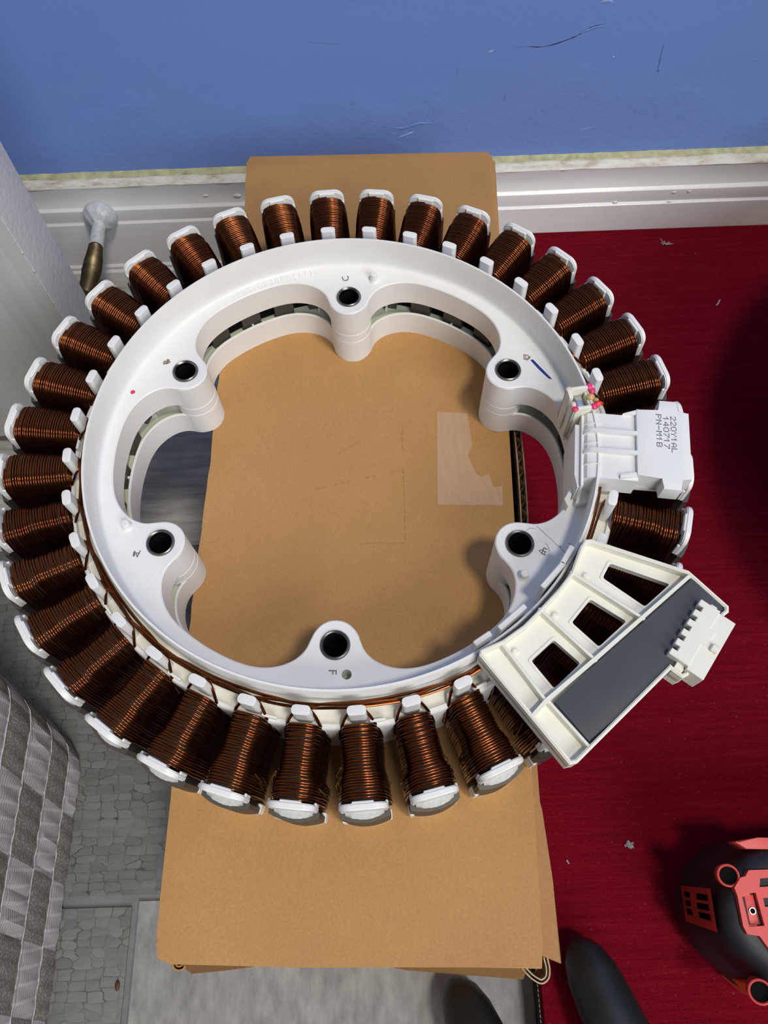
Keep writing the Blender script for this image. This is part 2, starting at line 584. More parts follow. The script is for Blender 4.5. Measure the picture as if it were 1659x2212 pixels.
def smooth_path(pts, sub=8):
    pts = [Vector(p) for p in pts]
    out = []
    for i in range(len(pts) - 1):
        p0 = pts[max(i - 1, 0)]
        p1, p2 = pts[i], pts[i + 1]
        p3 = pts[min(i + 2, len(pts) - 1)]
        for k in range(sub):
            u = k / sub
            out.append(0.5 * ((2 * p1) + (p2 - p0) * u + (2 * p0 - 5 * p1 + 4 * p2 - p3) * u * u + (3 * p1 - p0 - 3 * p2 + p3) * u ** 3))
    out.append(pts[-1])
    return out

def text_mesh(body, size, depth):
    cu = bpy.data.curves.new('lettering', 'FONT')
    cu.body = body
    cu.size = size
    cu.extrude = depth
    cu.align_x = 'CENTER'
    cu.align_y = 'CENTER'
    cu.resolution_u = 2
    o = bpy.data.objects.new('lettering', cu)
    COL.objects.link(o)
    dg = bpy.context.evaluated_depsgraph_get()
    me = bpy.data.meshes.new_from_object(o.evaluated_get(dg))
    bpy.data.objects.remove(o)
    bpy.data.curves.remove(cu)
    b = bmesh.new()
    b.from_mesh(me)
    bpy.data.meshes.remove(me)
    return b

# ================================================================== the setting
# floor: a slab with printed vinyl tiles laid on it
bm = bmesh.new()
box(bm, -1.6, 1.6, -1.6, 0.29, -0.03, -0.0016)
floor = new_obj('floor', bm, 'grout')
floor['kind'] = 'structure'
tiles = [(-0.72, -0.1225, -0.62, -0.1590, 'stone_b'), (-0.1190, 0.42, -0.62, -0.1565, 'concrete'),
         (-0.60, 0.30, -0.1535, 0.040, 'stone_a'), (-0.60, 0.30, 0.0415, 0.262, 'streaky')]
for x0, x1, y0, y1, mt in tiles:
    bm = bmesh.new()
    box(bm, x0, x1, y0, y1, -0.0016, 0.0, 0.0006, 2)
    new_obj('floor_tile', bm, mt, floor)
# back wall
bm = bmesh.new()
box(bm, -1.6, 1.6, 0.2755, 0.40, -0.03, 2.4)
wall = new_obj('wall_back', bm, 'wall')
wall['kind'] = 'structure'
def ribbon(pts, w, d, name, mat):
    """raised or peeled paint: a small ridge running over the wall (x, z) points"""
    b = bmesh.new()
    P = smooth_path([(x, 0.2755, z) for x, z in pts], 5)
    m = len(P)
    rr = [max(0.00012, w * min(1.0, 3.2 * (i + 0.4) / m, 3.2 * (m - i) / m) * (0.75 + 0.5 * rnd.random())) for i in range(m)]
    tube(b, P, rr, 6)
    for vv in b.verts:
        vv.co.y = 0.2756 + (vv.co.y - 0.2755) * d
    return new_obj(name, b, mat, wall)
ribbon([(0.0821, 0.1533), (0.0846, 0.1545), (0.1016, 0.1552), (0.1148, 0.1549), (0.1296, 0.1596), (0.1353, 0.1633), (0.1412, 0.1657), (0.1500, 0.1661), (0.158, 0.168)], 0.00035, 0.5, 'paint_crack', 'wall_dark')
ribbon([(0.1300, 0.1590), (0.1353, 0.1626), (0.1412, 0.1648), (0.1490, 0.1650)], 0.0007, 0.5, 'paint_lip', 'wall_lip')
ribbon([(0.0818, 0.1524), (0.0850, 0.1537)], 0.0006, 0.5, 'paint_scuff', 'wall_chip')
ribbon([(0.1400, 0.1782), (0.1440, 0.1792), (0.147, 0.1780)], 0.0007, 0.5, 'paint_scuff', 'wall_chip')
ribbon([(0.1546, 0.1475), (0.1549, 0.1466)], 0.0006, 0.9, 'paint_scuff', 'wall_chip')
ribbon([(0.1815, 0.1570), (0.1825, 0.1480), (0.1835, 0.1385), (0.1836, 0.1370)], 0.0009, 0.6, 'paint_drip', 'wall_lip')
ribbon([(0.2180, 0.1365), (0.2212, 0.1368), (0.231, 0.139), (0.2406, 0.142), (0.2448, 0.1430), (0.29, 0.146)], 0.0006, 0.3, 'paint_crack', 'wall_lip')
ribbon([(0.1440, 0.0980), (0.1480, 0.1000), (0.1560, 0.1010)], 0.0005, 0.35, 'paint_scuff', 'wall_chip')
ribbon([(0.0640, 0.1470), (0.0660, 0.1370)], 0.00022, 0.5, 'paint_scratch', 'wall_dark')
ribbon([(0.0955, 0.1300), (0.0945, 0.1210)], 0.00022, 0.5, 'paint_scratch', 'wall_dark')
ribbon([(0.0250, 0.1070), (0.0330, 0.1055), (0.0440, 0.1085), (0.052, 0.108)], 0.0007, 0.9, 'paint_lip', 'wall_lip')
ribbon([(0.0300, 0.0985), (0.0400, 0.1025)], 0.0006, 0.8, 'paint_scuff', 'wall_chip')
ribbon([(-0.03, 0.1640), (-0.01, 0.1620), (0.0, 0.1612)], 0.0006, 0.3, 'paint_lip', 'wall_lip')
ribbon([(-0.2082, 0.1310), (-0.17, 0.1320), (-0.1396, 0.1280), (-0.085, 0.1225), (-0.044, 0.1137), (-0.01, 0.1120)], 0.0005, 0.25, 'paint_lip', 'wall_lip')
ribbon([(-0.16, 0.112), (-0.13, 0.1125), (-0.10, 0.107), (-0.07, 0.104), (-0.04, 0.1065)], 0.0004, 0.3, 'paint_lip', 'wall_lip')

# baseboard: moulded profile along x
PROF = [(0.2760, 0.0812), (0.2705, 0.0797), (0.2665, 0.0766), (0.2668, 0.0745), (0.2672, 0.0690), (0.2668, 0.0640), (0.2658, 0.0612), (0.2646, 0.0603), (0.2636, 0.0598), (0.2634, 0.0590),
        (0.2636, 0.0505), (0.2630, 0.0498), (0.2621, 0.0492), (0.2619, 0.0484), (0.2620, 0.0140), (0.2617, 0.0122), (0.2600, 0.0108), (0.2600, 0.0085), (0.2583, 0.0070), (0.2580, 0.0000)]
def extrude_x(prof, x0, x1, n, wob=0.0):
    b = bmesh.new()
    cols = []
    for i in range(n + 1):
        x = x0 + (x1 - x0) * i / n
        cols.append([b.verts.new((x, y + wob * (rnd.random() - 0.5), z + wob * (rnd.random() - 0.5))) for y, z in prof])
    for i in range(n):
        for k in range(len(prof) - 1):
            b.faces.new((cols[i][k], cols[i + 1][k], cols[i + 1][k + 1], cols[i][k + 1]))
    bmesh.ops.recalc_face_normals(b, faces=b.faces)
    return b
base_b = new_obj('baseboard_back', extrude_x(PROF[2:] + [(0.2760, 0.0), (0.2760, 0.0766), PROF[2]], -1.2, 1.2, 60, 0.0003), 'trim', sharp=radians(20))
base_b['kind'] = 'structure'
new_obj('worn_ledge', extrude_x([(0.2761, 0.0796), (0.2703, 0.0797), (0.2664, 0.0768), (0.2666, 0.0758)], -1.2, 1.2, 260, 0.0005), 'trim_worn', base_b)
new_obj('paint_edge', extrude_x([(0.2762, 0.0820), (0.2748, 0.0811), (0.2722, 0.0804), (0.2716, 0.0797)], -1.2, 1.2, 260, 0.0005), 'caulk', base_b)
for x, z, y, s in [(-0.099, 0.0665, 0.2668, 0.0012), (-0.078, 0.0655, 0.2667, 0.0018), (-0.090, 0.0485, 0.2620, 0.0022), (-0.087, 0.0478, 0.2619, 0.0016), (0.215, 0.0500, 0.2628, 0.0012), (0.216, 0.0575, 0.2633, 0.0011), (0.226, 0.0580, 0.2633, 0.0011), (0.178, 0.0510, 0.2630, 0.0012)]:
    b = bmesh.new()
    bmesh.ops.create_icosphere(b, subdivisions=2, radius=s)
    for vv in b.verts:
        vv.co = Vector((vv.co.x * 1.5 + x, vv.co.y * 0.45 + y, vv.co.z * 0.7 + z)) + Vector((rnd.random() - .5, 0, rnd.random() - .5)) * s * 0.4
    new_obj('paint_blob', b, 'trim', base_b)

# door standing open, close to the camera its edge
door = empty('door_1', (-0.149, 0.1325, 0.012), 'white painted wooden door standing open at left with grained face', 'door')
door['kind'] = 'structure'
dl = door.location
bm = bmesh.new()
box(bm, -0.93, -0.1492, 0.1180, 0.1500, 0.012, 1.98, 0.0012, 2, dl)
new_obj('door_panel', bm, 'door_face', door)
bm = bmesh.new()
box(bm, -0.1494, -0.1484, 0.1182, 0.1498, 0.0125, 1.9795, 0.0004, 2, dl)
o = new_obj('door_edge', bm, 'door_edge', door)
o['label'] = 'smooth lilac-grey painted edge of the door'
for i in range(26):
    b = bmesh.new()
    z = 0.05 + 0.012 * i + 0.004 * rnd.random()
    bmesh.ops.create_icosphere(b, subdivisions=1, radius=0.0003 + 0.0006 * rnd.random() ** 3)
    for vv in b.verts:
        vv.co = Vector((vv.co.x * 0.8 - 0.1488, vv.co.y * 0.8 + 0.1183, vv.co.z * 2.0 + z)) - dl
    new_obj('paint_chip', b, 'trim_worn', door)

# spring door stop screwed to the baseboard
ds = empty('door_stop', (-0.1718, 0.262, 0.0584), 'brass spring door stop with paint-covered base on the white baseboard', 'door stop')
dso = Vector(ds.location)
axm = Matrix.Translation((0, 0, 0)) @ Matrix.Rotation(pi / 2, 4, 'X')
bm = bmesh.new()
lathe(bm, [(0.0, 0.0), (0.0108, 0.0), (0.0112, 0.0015), (0.0105, 0.0042), (0.0085, 0.0068), (0.0058, 0.0085), (0.0045, 0.0095), (0.0, 0.0098)], 36, axm)
for vv in bm.verts:
    nz = sin(vv.co.x * 900) * cos(vv.co.z * 700)
    vv.co += Vector((0, -0.0006 * max(0, nz), 0)) + vv.co.normalized() * 0.0004 * nz
new_obj('base', bm, 'thick_paint', ds)
path = smooth_path([(-0.1718, 0.2545, 0.0584), (-0.1714, 0.240, 0.0588), (-0.1707, 0.222, 0.0597), (-0.1693, 0.206, 0.0630), (-0.1686, 0.186, 0.0665)], 10)
m = len(path)
def srad(u):
    k = [(0, 0.0036), (0.22, 0.0037), (0.34, 0.0040), (0.55, 0.0053), (0.72, 0.0056), (0.88, 0.0046), (1.0, 0.0034)]
    for (a, ra), (b_, rb) in zip(k[:-1], k[1:]):
        if u <= b_:
            return ra + (rb - ra) * (u - a) / (b_ - a)
    return k[-1][1]
bm = bmesh.new()
tube(bm, [p - dso for p in path], [srad(i / (m - 1)) * 0.86 for i in range(m)], 16)
new_obj('spring_core', bm, 'brass', ds)
def coil_pts(u0, u1, turns, k=16):
    out = []
    for j in range(int(turns * k) + 1):
        u = u0 + (u1 - u0) * j / (turns * k)
        f = u * (m - 1)
        i = min(int(f), m - 2)
        p = path[i].lerp(path[i + 1], f - i)
        d = (path[i + 1] - path[i]).normalized()
        x = d.cross(Vector((0, 0, 1))).normalized()
        y = x.cross(d)
        a = 2 * pi * j / k
        out.append(p + (x * cos(a) + y * sin(a)) * srad(u) - dso)
    return out
bm = bmesh.new()
tube(bm, coil_pts(0.34, 1.0, 44), 0.00052, 5)
new_obj('spring', bm, 'brass', ds)
bm = bmesh.new()
tube(bm, coil_pts(0.02, 0.36, 20), 0.00075, 5)
tube(bm, [p - dso for p in path[:15]], [0.0037] * 15, 12)
o = new_obj('painted_neck', bm, 'thick_paint', ds)
o['label'] = 'white paint-coated end of the spring'

# carpet on a thick underlay
CZ = 0.028
car = empty('carpet', (0.30, 0.0, 0.0), 'deep red ribbed carpet on thick underlay covering the right-hand floor', 'carpet')
co = Vector(car.location)
cpoly = [(0.0766, -0.62), (0.0815, 0.2615), (0.80, 0.2605), (0.80, -0.62)]
bm = bmesh.new()
poly_prism(bm, cpoly, 0.0205, CZ, 0.0016, 2, co)
new_obj('carpet_top', bm, 'carpet', car)
bm = bmesh.new()
poly_prism(bm, [(0.0769, -0.619), (0.0818, 0.2612), (0.799, 0.2602), (0.799, -0.619)], 0.0, 0.0206, 0, 1, co)
new_obj('underlay', bm, 'carpet_side', car)
bm = bmesh.new()
for i in range(290):
    u = i / 290.0
    y = -0.32 + 0.58 * u
    x = 0.0768 + (y + 0.32) * (0.0049 / 0.88) + 0.0003
    tube(bm, [Vector((x, y, CZ - 0.0013)) - co, Vector((x - 0.0003, y + 0.0006, CZ - 0.0006)) - co, Vector((x, y + 0.0012, CZ - 0.0013)) - co], 0.00018, 4)
o = new_obj('edge_stitch', bm, 'stitch', car)
o['kind'] = 'stuff'
# loose fibres of the pile, near the camera
bm = bmesh.new()
for i in range(5200):
    x = 0.084 + rnd.random() * 0.22
    y = -0.26 + rnd.random() * 0.518
    a = rnd.random() * 6.28
    l_ = 0.0010 + 0.0022 * rnd.random()
    p = Vector((x, y, CZ)) - co
    q = p + Vector((cos(a) * l_, sin(a) * l_ * 0.4, 0.0003 + 0.0007 * rnd.random()))
    s = Vector((-sin(a), cos(a), 0)) * 0.00013
    bm.faces.new([bm.verts.new(c) for c in (p - s, p + s, q + s * 0.4, q - s * 0.4)])
o = new_obj('pile_fibres', bm, 'carpet', car, smooth=False)
o['kind'] = 'stuff'

# lint and chips lying about
def fluff(name, label, x, y, z, n, size, r, mat, cat='lint'):
    b = bmesh.new()
    for i in range(n):
        a = rnd.random() * 6.28
        p = [Vector(((rnd.random() - .5) * size * 0.6, (rnd.random() - .5) * size * 0.6, r + rnd.random() * r * 2))]
        for k in range(4):
            a += (rnd.random() - 0.5) * 1.4
            p.append(p[-1] + Vector((cos(a), sin(a), (rnd.random() - 0.45) * 0.2)) * size * 0.22)
        for q in p:
            q.z = max(q.z, r * 0.6)
        tube(b, smooth_path(p, 3), r, 5)
    o = new_obj(name, b, mat, None, (x, y, z))
    return tag(o, label, cat, 'lint on the red carpet')
fluff('lint', 'grey lint fluff on the red carpet near the baseboard', 0.2166, 0.246, CZ, 7, 0.0045, 0.00032, 'lint')
fluff('lint', 'short white thread on red carpet beside the dark round shadow', 0.2407, 0.1917, CZ, 1, 0.0065, 0.0005, 'stitch')
fluff('lint', 'loose grey fluff ball on red carpet left of the power tool', 0.1287, -0.1376, CZ, 26, 0.0022, 0.00022, 'lint')
fluff('lint', 'tiny pale crumb of lint on red carpet near the box flap', 0.098, -0.1444, CZ, 3, 0.0012, 0.0003, 'stitch')
b = bmesh.new()
bmesh.ops.create_icosphere(b, subdivisions=2, radius=0.002)
for vv in b.verts:
    vv.co = Vector((vv.co.x * 0.6, vv.co.y * 1.2, vv.co.z * 0.4 + 0.0008))
tag(new_obj('chip', b, 'brown_chip', None, (-0.1255, -0.1938, 0.0)), 'small rusty brown chip on the grey stone print floor tile', 'chip')

# ================================================================== checked fabric block at the left edge
fab = empty('fabric_ottoman', (-0.30, -0.28, 0.0), 'block covered in grey and white checked woven fabric at bottom left', 'ottoman')
fo = Vector(fab.location)
bm = bmesh.new()
zs = [0.0, 0.0205, 0.0440, 0.0700, 0.0930, 0.112, 0.135, 0.158, 0.181, 0.20]
ys0 = -0.0740
cell = 0.0305
R_ = 0.020
def fpt(s, z):
    """s runs along the side from the far-left corner round to the front, returns xy"""
    lean = 0.20 * z
    x1, y1 = -0.1592 + 0.0018 * (z > 0.005), ys0 + lean
    L0 = 0.14
    if s < L0:
        return Vector((x1 - R_ - (L0 - s), y1)), Vector((0, 1))
    s -= L0
    arc = R_ * pi / 2
    if s < arc:
        a = s / R_
        return Vector((x1 - R_ + R_ * sin(a), y1 - R_ + R_ * cos(a))), Vector((sin(a), cos(a)))
    s -= arc
    return Vector((x1 + 0.012 * 0.0, y1 - R_ - s)), Vector((1, 0))
S = 0.14 + R_ * pi / 2 + 0.42
NS, NZ = 240, 8
grid = []
arc0 = 0.14 + R_ * pi / 2
for bi in range(len(zs) - 1):
    for k in range(NZ + (1 if bi == len(zs) - 2 else 0)):
        z = zs[bi] + (zs[bi + 1] - zs[bi]) * k / NZ
        row = []
        for i in range(NS + 1):
            s = S * i / NS
            p, nr = fpt(s, z)
            u = (k / NZ)
            pz = (max(0.0, sin(pi * u))) ** 0.5
            y_cell = ((s - arc0 + 0.0065 + (cell if bi % 2 else 0)) / cell)
            fy = y_cell - math.floor(y_cell)
            light = int(math.floor(y_cell)) % 2 == 0
            puff = 0.0011 * pz * (max(0.0, sin(pi * fy))) ** 0.4
            if light:
                puff += 0.0002 * sin(fy * pi * 8)
            p = p + nr * (puff + 0.0004 * sin(37 * s * 20 + bi * 2.1))
            if bi == 0 and k == 0:
                p -= nr * 0.001
            row.append(bm.verts.new((p.x - fo.x, p.y - fo.y, z)))
        grid.append((bi, row))
for r in range(len(grid) - 1):
    bi = grid[r][0]
    for i in range(NS):
        f = bm.faces.new((grid[r][1][i], grid[r][1][i + 1], grid[r + 1][1][i + 1], grid[r + 1][1][i]))
        s = S * (i + 0.5) / NS
        yc = int(math.floor((s - arc0 + 0.0065 + (cell if bi % 2 else 0)) / cell))
        f.material_index = 0 if yc % 2 == 0 else 1
top = [v for v in grid[-1][1]] + [bm.verts.new((-0.62 - fo.x, -0.58 - fo.y, 0.20)), bm.verts.new((-0.62 - fo.x, -0.03 - fo.y, 0.20))]
bm.faces.new(top)
bot = [v for v in grid[0][1]] + [bm.verts.new((-0.62 - fo.x, -0.58 - fo.y, 0.0)), bm.verts.new((-0.62 - fo.x, -0.03 - fo.y, 0.0))]
bm.faces.new(bot[::-1])
bm.faces.new((bot[-2], bot[-1], top[-1], top[-2]))
bmesh.ops.recalc_face_normals(bm, faces=bm.faces)
new_obj('woven_cover', bm, ['weave_light', 'weave_dark'], fab)
bm = bmesh.new()
for zi in zs[1:5]:
    pts = []
    for i in range(0, NS + 1, 2):
        p, nr = fpt(S * i / NS, zi)
        pts.append(Vector((p.x + nr.x * 0.0003 - fo.x, p.y + nr.y * 0.0003 - fo.y, zi + 0.0006 * sin(i * 1.7))))
    tube(bm, pts, 0.0004, 5)
new_obj('seam', bm, 'weave_light', fab)

# ================================================================== cardboard box
BZ = 0.1505
bx = empty('cardboard_box', (0.006, 0.016, 0.0), 'brown cardboard box under the copper wound motor stator', 'box')
bo = Vector(bx.location)
TL = [(-0.0528, 0.2019), (-0.0521, 0.158), (-0.0548, 0.1129), (-0.0585, 0.0746), (-0.0596, 0.016), (-0.0622, -0.037), (-0.0631, -0.0832), (-0.0644, -0.1163), (-0.0650, -0.1463), (-0.0653, -0.1650), (-0.0640, -0.1708)]
edge = []
for a, b in zip(TL[:-1], TL[1:]):
    for k in range(8):
        u = k / 8
        edge.append((a[0] + (b[0] - a[0]) * u + (rnd.random() - .5) * (0.0005 if a[1] > -0.11 else 0.00012), a[1] + (b[1] - a[1]) * u))
edge[0] = (-0.0512, 0.2019)
topo = edge + [(-0.0600, -0.1716), (-0.0183, -0.1735), (0.0361, -0.1748), (0.0618, -0.1759), (0.0628, -0.1680), (0.0648, -0.1200), (0.0675, -0.0400), (0.0704, 0.0257), (0.0756, 0.1285), (0.0768, 0.1960), (0.0757, 0.1985)]
bm = bmesh.new()
poly_prism(bm, topo, BZ - 0.0030, BZ, 0.0005, 2, bo)
new_obj('top_flap', bm, 'card', bx)
# walls
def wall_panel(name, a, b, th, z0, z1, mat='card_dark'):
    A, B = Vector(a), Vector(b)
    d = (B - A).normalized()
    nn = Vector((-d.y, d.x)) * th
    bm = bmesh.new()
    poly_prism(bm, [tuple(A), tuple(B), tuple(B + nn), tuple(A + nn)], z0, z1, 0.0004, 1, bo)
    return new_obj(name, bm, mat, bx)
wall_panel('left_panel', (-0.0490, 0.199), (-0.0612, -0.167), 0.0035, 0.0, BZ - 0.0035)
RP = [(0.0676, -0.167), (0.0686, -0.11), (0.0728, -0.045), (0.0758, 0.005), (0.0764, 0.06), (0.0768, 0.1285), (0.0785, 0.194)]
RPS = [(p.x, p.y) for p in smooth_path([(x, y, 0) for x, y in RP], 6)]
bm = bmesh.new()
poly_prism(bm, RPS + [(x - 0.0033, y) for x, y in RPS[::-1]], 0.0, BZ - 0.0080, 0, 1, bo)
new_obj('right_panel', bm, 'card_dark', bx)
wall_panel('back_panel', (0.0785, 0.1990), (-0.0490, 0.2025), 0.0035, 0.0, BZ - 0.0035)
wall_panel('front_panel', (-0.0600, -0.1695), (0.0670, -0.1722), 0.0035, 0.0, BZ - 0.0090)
# cut edge of the right panel: liners with the flute between them
bm = bmesh.new()
CE = [p for p in RPS if -0.06 < p[1] < 0.11]
for s0 in (0.0, -0.0028):
    poly_prism(bm, [(x + s0, y) for x, y in CE] + [(x + s0 - 0.0005, y) for x, y in CE[::-1]], BZ - 0.012, BZ - 0.0022, 0, 1, bo)
prev = None
nseg = 300
for i in range(nseg + 1):
    f_ = i / nseg * (len(CE) - 1)
    k = min(int(f_), len(CE) - 2)
    x = CE[k][0] + (CE[k + 1][0] - CE[k][0]) * (f_ - k)
    y = CE[k][1] + (CE[k + 1][1] - CE[k][1]) * (f_ - k)
    x += -0.00165 + 0.00112 * sin(y / 0.0070 * 2 * pi)
    cur = (bm.verts.new((x - bo.x, y - bo.y, BZ - 0.012)), bm.verts.new((x - bo.x, y - bo.y, BZ - 0.0025)))
    if prev:
        bm.faces.new((prev[0], cur[0], cur[1], prev[1]))
    prev = cur
o = new_obj('corrugated_edge', bm, 'card_edge', bx)
o['label'] = 'torn corrugated edge beside the top flap'
# under flap
bm = bmesh.new()
poly_prism(bm, [(0.0600, -0.02), (0.0640, -0.03), (0.0652, -0.1118), (0.0680, -0.1276), (0.0691, -0.1499), (0.0690, -0.1752), (0.0632, -0.1728), (0.0560, -0.1700), (0.0560, -0.02)], BZ - 0.0072, BZ - 0.0044, 0.0004, 1, bo)
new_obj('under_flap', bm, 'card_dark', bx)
bm = bmesh.new()
poly_prism(bm, [(0.0768, 0.196), (0.0790, 0.1923), (0.0762, 0.1285), (0.0752, 0.110), (0.0700, 0.115), (0.0715, 0.196)], BZ - 0.0040, BZ - 0.0010, 0.0004, 1, bo)
new_obj('under_flap', bm, 'card', bx)
# front flap leaning out and its curled, crushed ends
bm = bmesh.new()
vs = [Vector(p) - bo for p in [(0.004, -0.1728, BZ - 0.0032), (0.058, -0.1748, BZ - 0.0032), (0.0575, -0.1806, 0.134), (0.018, -0.1760, 0.1430)]]
f = bm.faces.new([bm.verts.new(v_) for v_ in vs])
r = bmesh.ops.solidify(bm, geom=[f], thickness=0.0016)
bmesh.ops.recalc_face_normals(bm, faces=bm.faces)
new_obj('front_flap', bm, 'card', bx)
def curl(pts, w0, w1, name, mat='card_edge'):
    b = bmesh.new()
    P = smooth_path([(x, y, 0) for x, y in pts], 6)
    for s in (0.0, 0.0011):
        prev = None
        for i, p in enumerate(P):
            dd = (P[min(i + 1, len(P) - 1)] - P[max(i - 1, 0)]).normalized()
            n2 = Vector((-dd.y, dd.x, 0)) * s
            row = [b.verts.new((p.x + n2.x - bo.x + q, p.y + n2.y - bo.y + q2, zz)) for zz, q, q2 in ((w0, 0, 0), (w1, 0, 0))]
            n3 = Vector((-dd.y, dd.x, 0)) * 0.00045
            row += [b.verts.new((p.x + n2.x + n3.x - bo.x, p.y + n2.y + n3.y - bo.y, zz)) for zz in (w1, w0)]
            if prev:
                for k in range(4):
                    b.faces.new((prev[k], row[k], row[(k + 1) % 4], prev[(k + 1) % 4]))
            prev = row
    bmesh.ops.recalc_face_normals(b, faces=b.faces)
    return new_obj(name, b, mat, bx)
curl([(0.0560, -0.1765), (0.0590, -0.1795), (0.0622, -0.1810), (0.0648, -0.1795), (0.0655, -0.1765), (0.0650, -0.1730)], 0.126, 0.1440, 'curled_tab')
curl([(-0.0615, -0.1700), (-0.0608, -0.1730), (-0.0590, -0.1742), (-0.0568, -0.1735), (-0.0560, -0.1705)], 0.128, 0.1440, 'curled_tab', 'card')
bm = bmesh.new()
f = bm.faces.new([bm.verts.new(Vector(p) - bo) for p in [(-0.0580, -0.1718, BZ - 0.004), (-0.030, -0.1730, BZ - 0.004), (-0.045, -0.1752, 0.137), (-0.0565, -0.1760, 0.135)]])
bmesh.ops.solidify(bm, geom=[f], thickness=0.0014)
bmesh.ops.recalc_face_normals(bm, faces=bm.faces)
new_obj('front_flap', bm, 'card', bx)
# tape residue, an L
bm = bmesh.new()
poly_prism(bm, [(0.0396, 0.0377), (0.0530, 0.0364), (0.0538, 0.0200), (0.0515, 0.0150), (0.0547, 0.0060), (0.0565, 0.0048), (0.0600, 0.0060), (0.0612, -0.0004), (0.0650, -0.0001), (0.0644, -0.0091), (0.0372, -0.0077)], BZ, BZ + 0.00012, 0, 1, bo)
o = new_obj('tape', bm, 'tape', bx)
o['label'] = 'pale L-shaped tape residue on the box top'
# scored dashes and dents
bm = bmesh.new()
def dash(a, b, n, w=0.00035):
    A, B = Vector(a), Vector(b)
    for i in range(n):
        p, q = A.lerp(B, (i + 0.1) / n), A.lerp(B, (i + 0.75) / n)
        if rnd.random() < 0.2:
            continue
        tube(bm, [Vector((p.x, p.y, BZ - w * 0.45)) - bo, Vector((q.x, q.y, BZ - w * 0.45)) - bo], w, 6)
dash((-0.0142, 0.0015), (0.0234, 0.0093), 14)
dash((0.0240, 0.0371), (0.0232, -0.0239), 16, 0.00028)
dash((0.0100, 0.0390), (0.0255, 0.0385), 7, 0.00028)
dash((0.004, -0.0240), (0.0231, -0.0245), 7, 0.00028)
dash((-0.005, 0.018), (0.006, 0.024), 4, 0.00028)
o = new_obj('score_mark', bm, 'card_dark', bx)
o['kind'] = 'stuff'

# ================================================================== motor stator
ZT = 0.184                      # level of the flat hub face
st = empty('motor_stator', (0, 0, BZ), 'white washing machine motor stator ringed with copper coils on cardboard box', 'stator')
so = Vector(st.location)
UP = ZT - BZ                    # hub face in the stator's own frame
PHI = radians(2.2302)
def ang(deg):
    return radians(deg) + PHI
def pol(deg, r, z=0.0):
    a = ang(deg)
    return Vector((r * sin(a), r * cos(a), UP + z))
# inner contour: (angle from a boss, radius)
HALF = [(0, .0664), (1.5, .0666), (3.0, .0673), (4.2, .0683), (5.2, .0697), (5.9, .0712), (6.4, .0730), (6.8, .0748), (7.25, .0768), (8.0, .0788), (9.2, .0809), (10.6, .0826), (12.3, .0842), (14.5, .0857), (17, .0868), (20, .0875), (24, .0878), (30, .0879)]
def contour(off=0.0):
    P = smooth_path([(a, r * 1000, 0) for a, r in HALF], 3)
    H = [(p.x, p.y / 1000) for p in P]
    sec = [(-a, r) for a, r in H[::-1]][:-1] + H
    out = []
    for k in range(6):
        for a, r in sec[:-1]:
            out.append((60 * k + a, r))
    pts = [Vector(((r) * sin(ang(a)), (r) * cos(ang(a)))) for a, r in out]
    if off:
        n = len(pts)
        res = []
        for i in range(n):
            t_ = (pts[(i + 1) % n] - pts[i - 1]).normalized()
            nn = Vector((-t_.y, t_.x))
            if nn.dot(pts[i]) < 0:
                nn = -nn
            res.append(pts[i] + nn * off)
        pts = res
    return [tuple(p) for p in pts]
def circ(cx, cy, r, n):
    return [(cx + r * cos(2 * pi * k / n), cy + r * sin(2 * pi * k / n)) for k in range(n)]
RH = 0.0753
bosses = [pol(60 * k, RH) for k in range(6)]
C0 = contour(0.0)
C1 = contour(0.00045)
NR = 180
RFL = 0.0918
outer = circ(0, 0, RFL, NR)
ph = pol(177.1, 0.0855)
holes = [circ(b.x, b.y, 0.0053, 28) for b in bosses] + [circ(ph.x, ph.y, 0.0017, 18)]
bm = bmesh.new()
V, F = holed_tris(outer, [C1] + holes)
vv = [bm.verts.new((p.x, p.y, UP)) for p in V]
for f in F:
    x = [vv[i] for i in f]
    a = sum(x[i].co.x * x[(i + 1) % 3].co.y - x[(i + 1) % 3].co.x * x[i].co.y for i in range(3))
    bm.faces.new(x if a > 0 else x[::-1])
def skirt(loop_a, za, loop_b, zb):
    a = [bm.verts.new((x, y, UP + za)) for x, y in loop_a]
    b = [bm.verts.new((x, y, UP + zb)) for x, y in loop_b]
    n = len(a)
    for i in range(n):
        bm.faces.new((a[i], a[(i + 1) % n], b[(i + 1) % n], b[i]))
skirt(C1, 0, C0, -0.00045)
skirt(C0, -0.00045, C0, -0.0128)
skirt(C0, -0.0128, contour(0.0012), -0.0128)
for hp in holes:
    skirt(hp, 0, hp, -0.009)
rim = [(RFL, 0), (0.0924, 0.0003), (0.0929, 0.0010), (0.0931, 0.0022), (0.0932, 0.0141), (0.0934, 0.01445), (0.0941, 0.01445), (0.0943, 0.0141), (0.0947, 0.0006), (0.0953, -0.0004), (0.1016, -0.0006), (0.1018, 0.0006), (0.1030, 0.0006), (0.1034, 0.0001), (0.1036, -0.0010), (0.1037, -0.0335)]
rings = [circ(0, 0, r, NR) for r, z in rim]
for (la, (ra, za)), (lb, (rb, zb)) in zip(zip(rings[:-1], rim[:-1]), zip(rings[1:], rim[1:])):
    skirt(la, za, lb, zb)
bmesh.ops.remove_doubles(bm, verts=bm.verts, dist=2e-6)
bmesh.ops.recalc_face_normals(bm, faces=bm.faces)
for f in bm.faces:
    c = f.calc_center_median()
    if 0.0955 < math.hypot(c.x, c.y) < 0.1016 and abs(c.z - UP) < 0.002:
        f.material_index = 1
hub = new_obj('hub_frame', bm, ['plastic', 'plastic_cream'], st, sharp=radians(40))
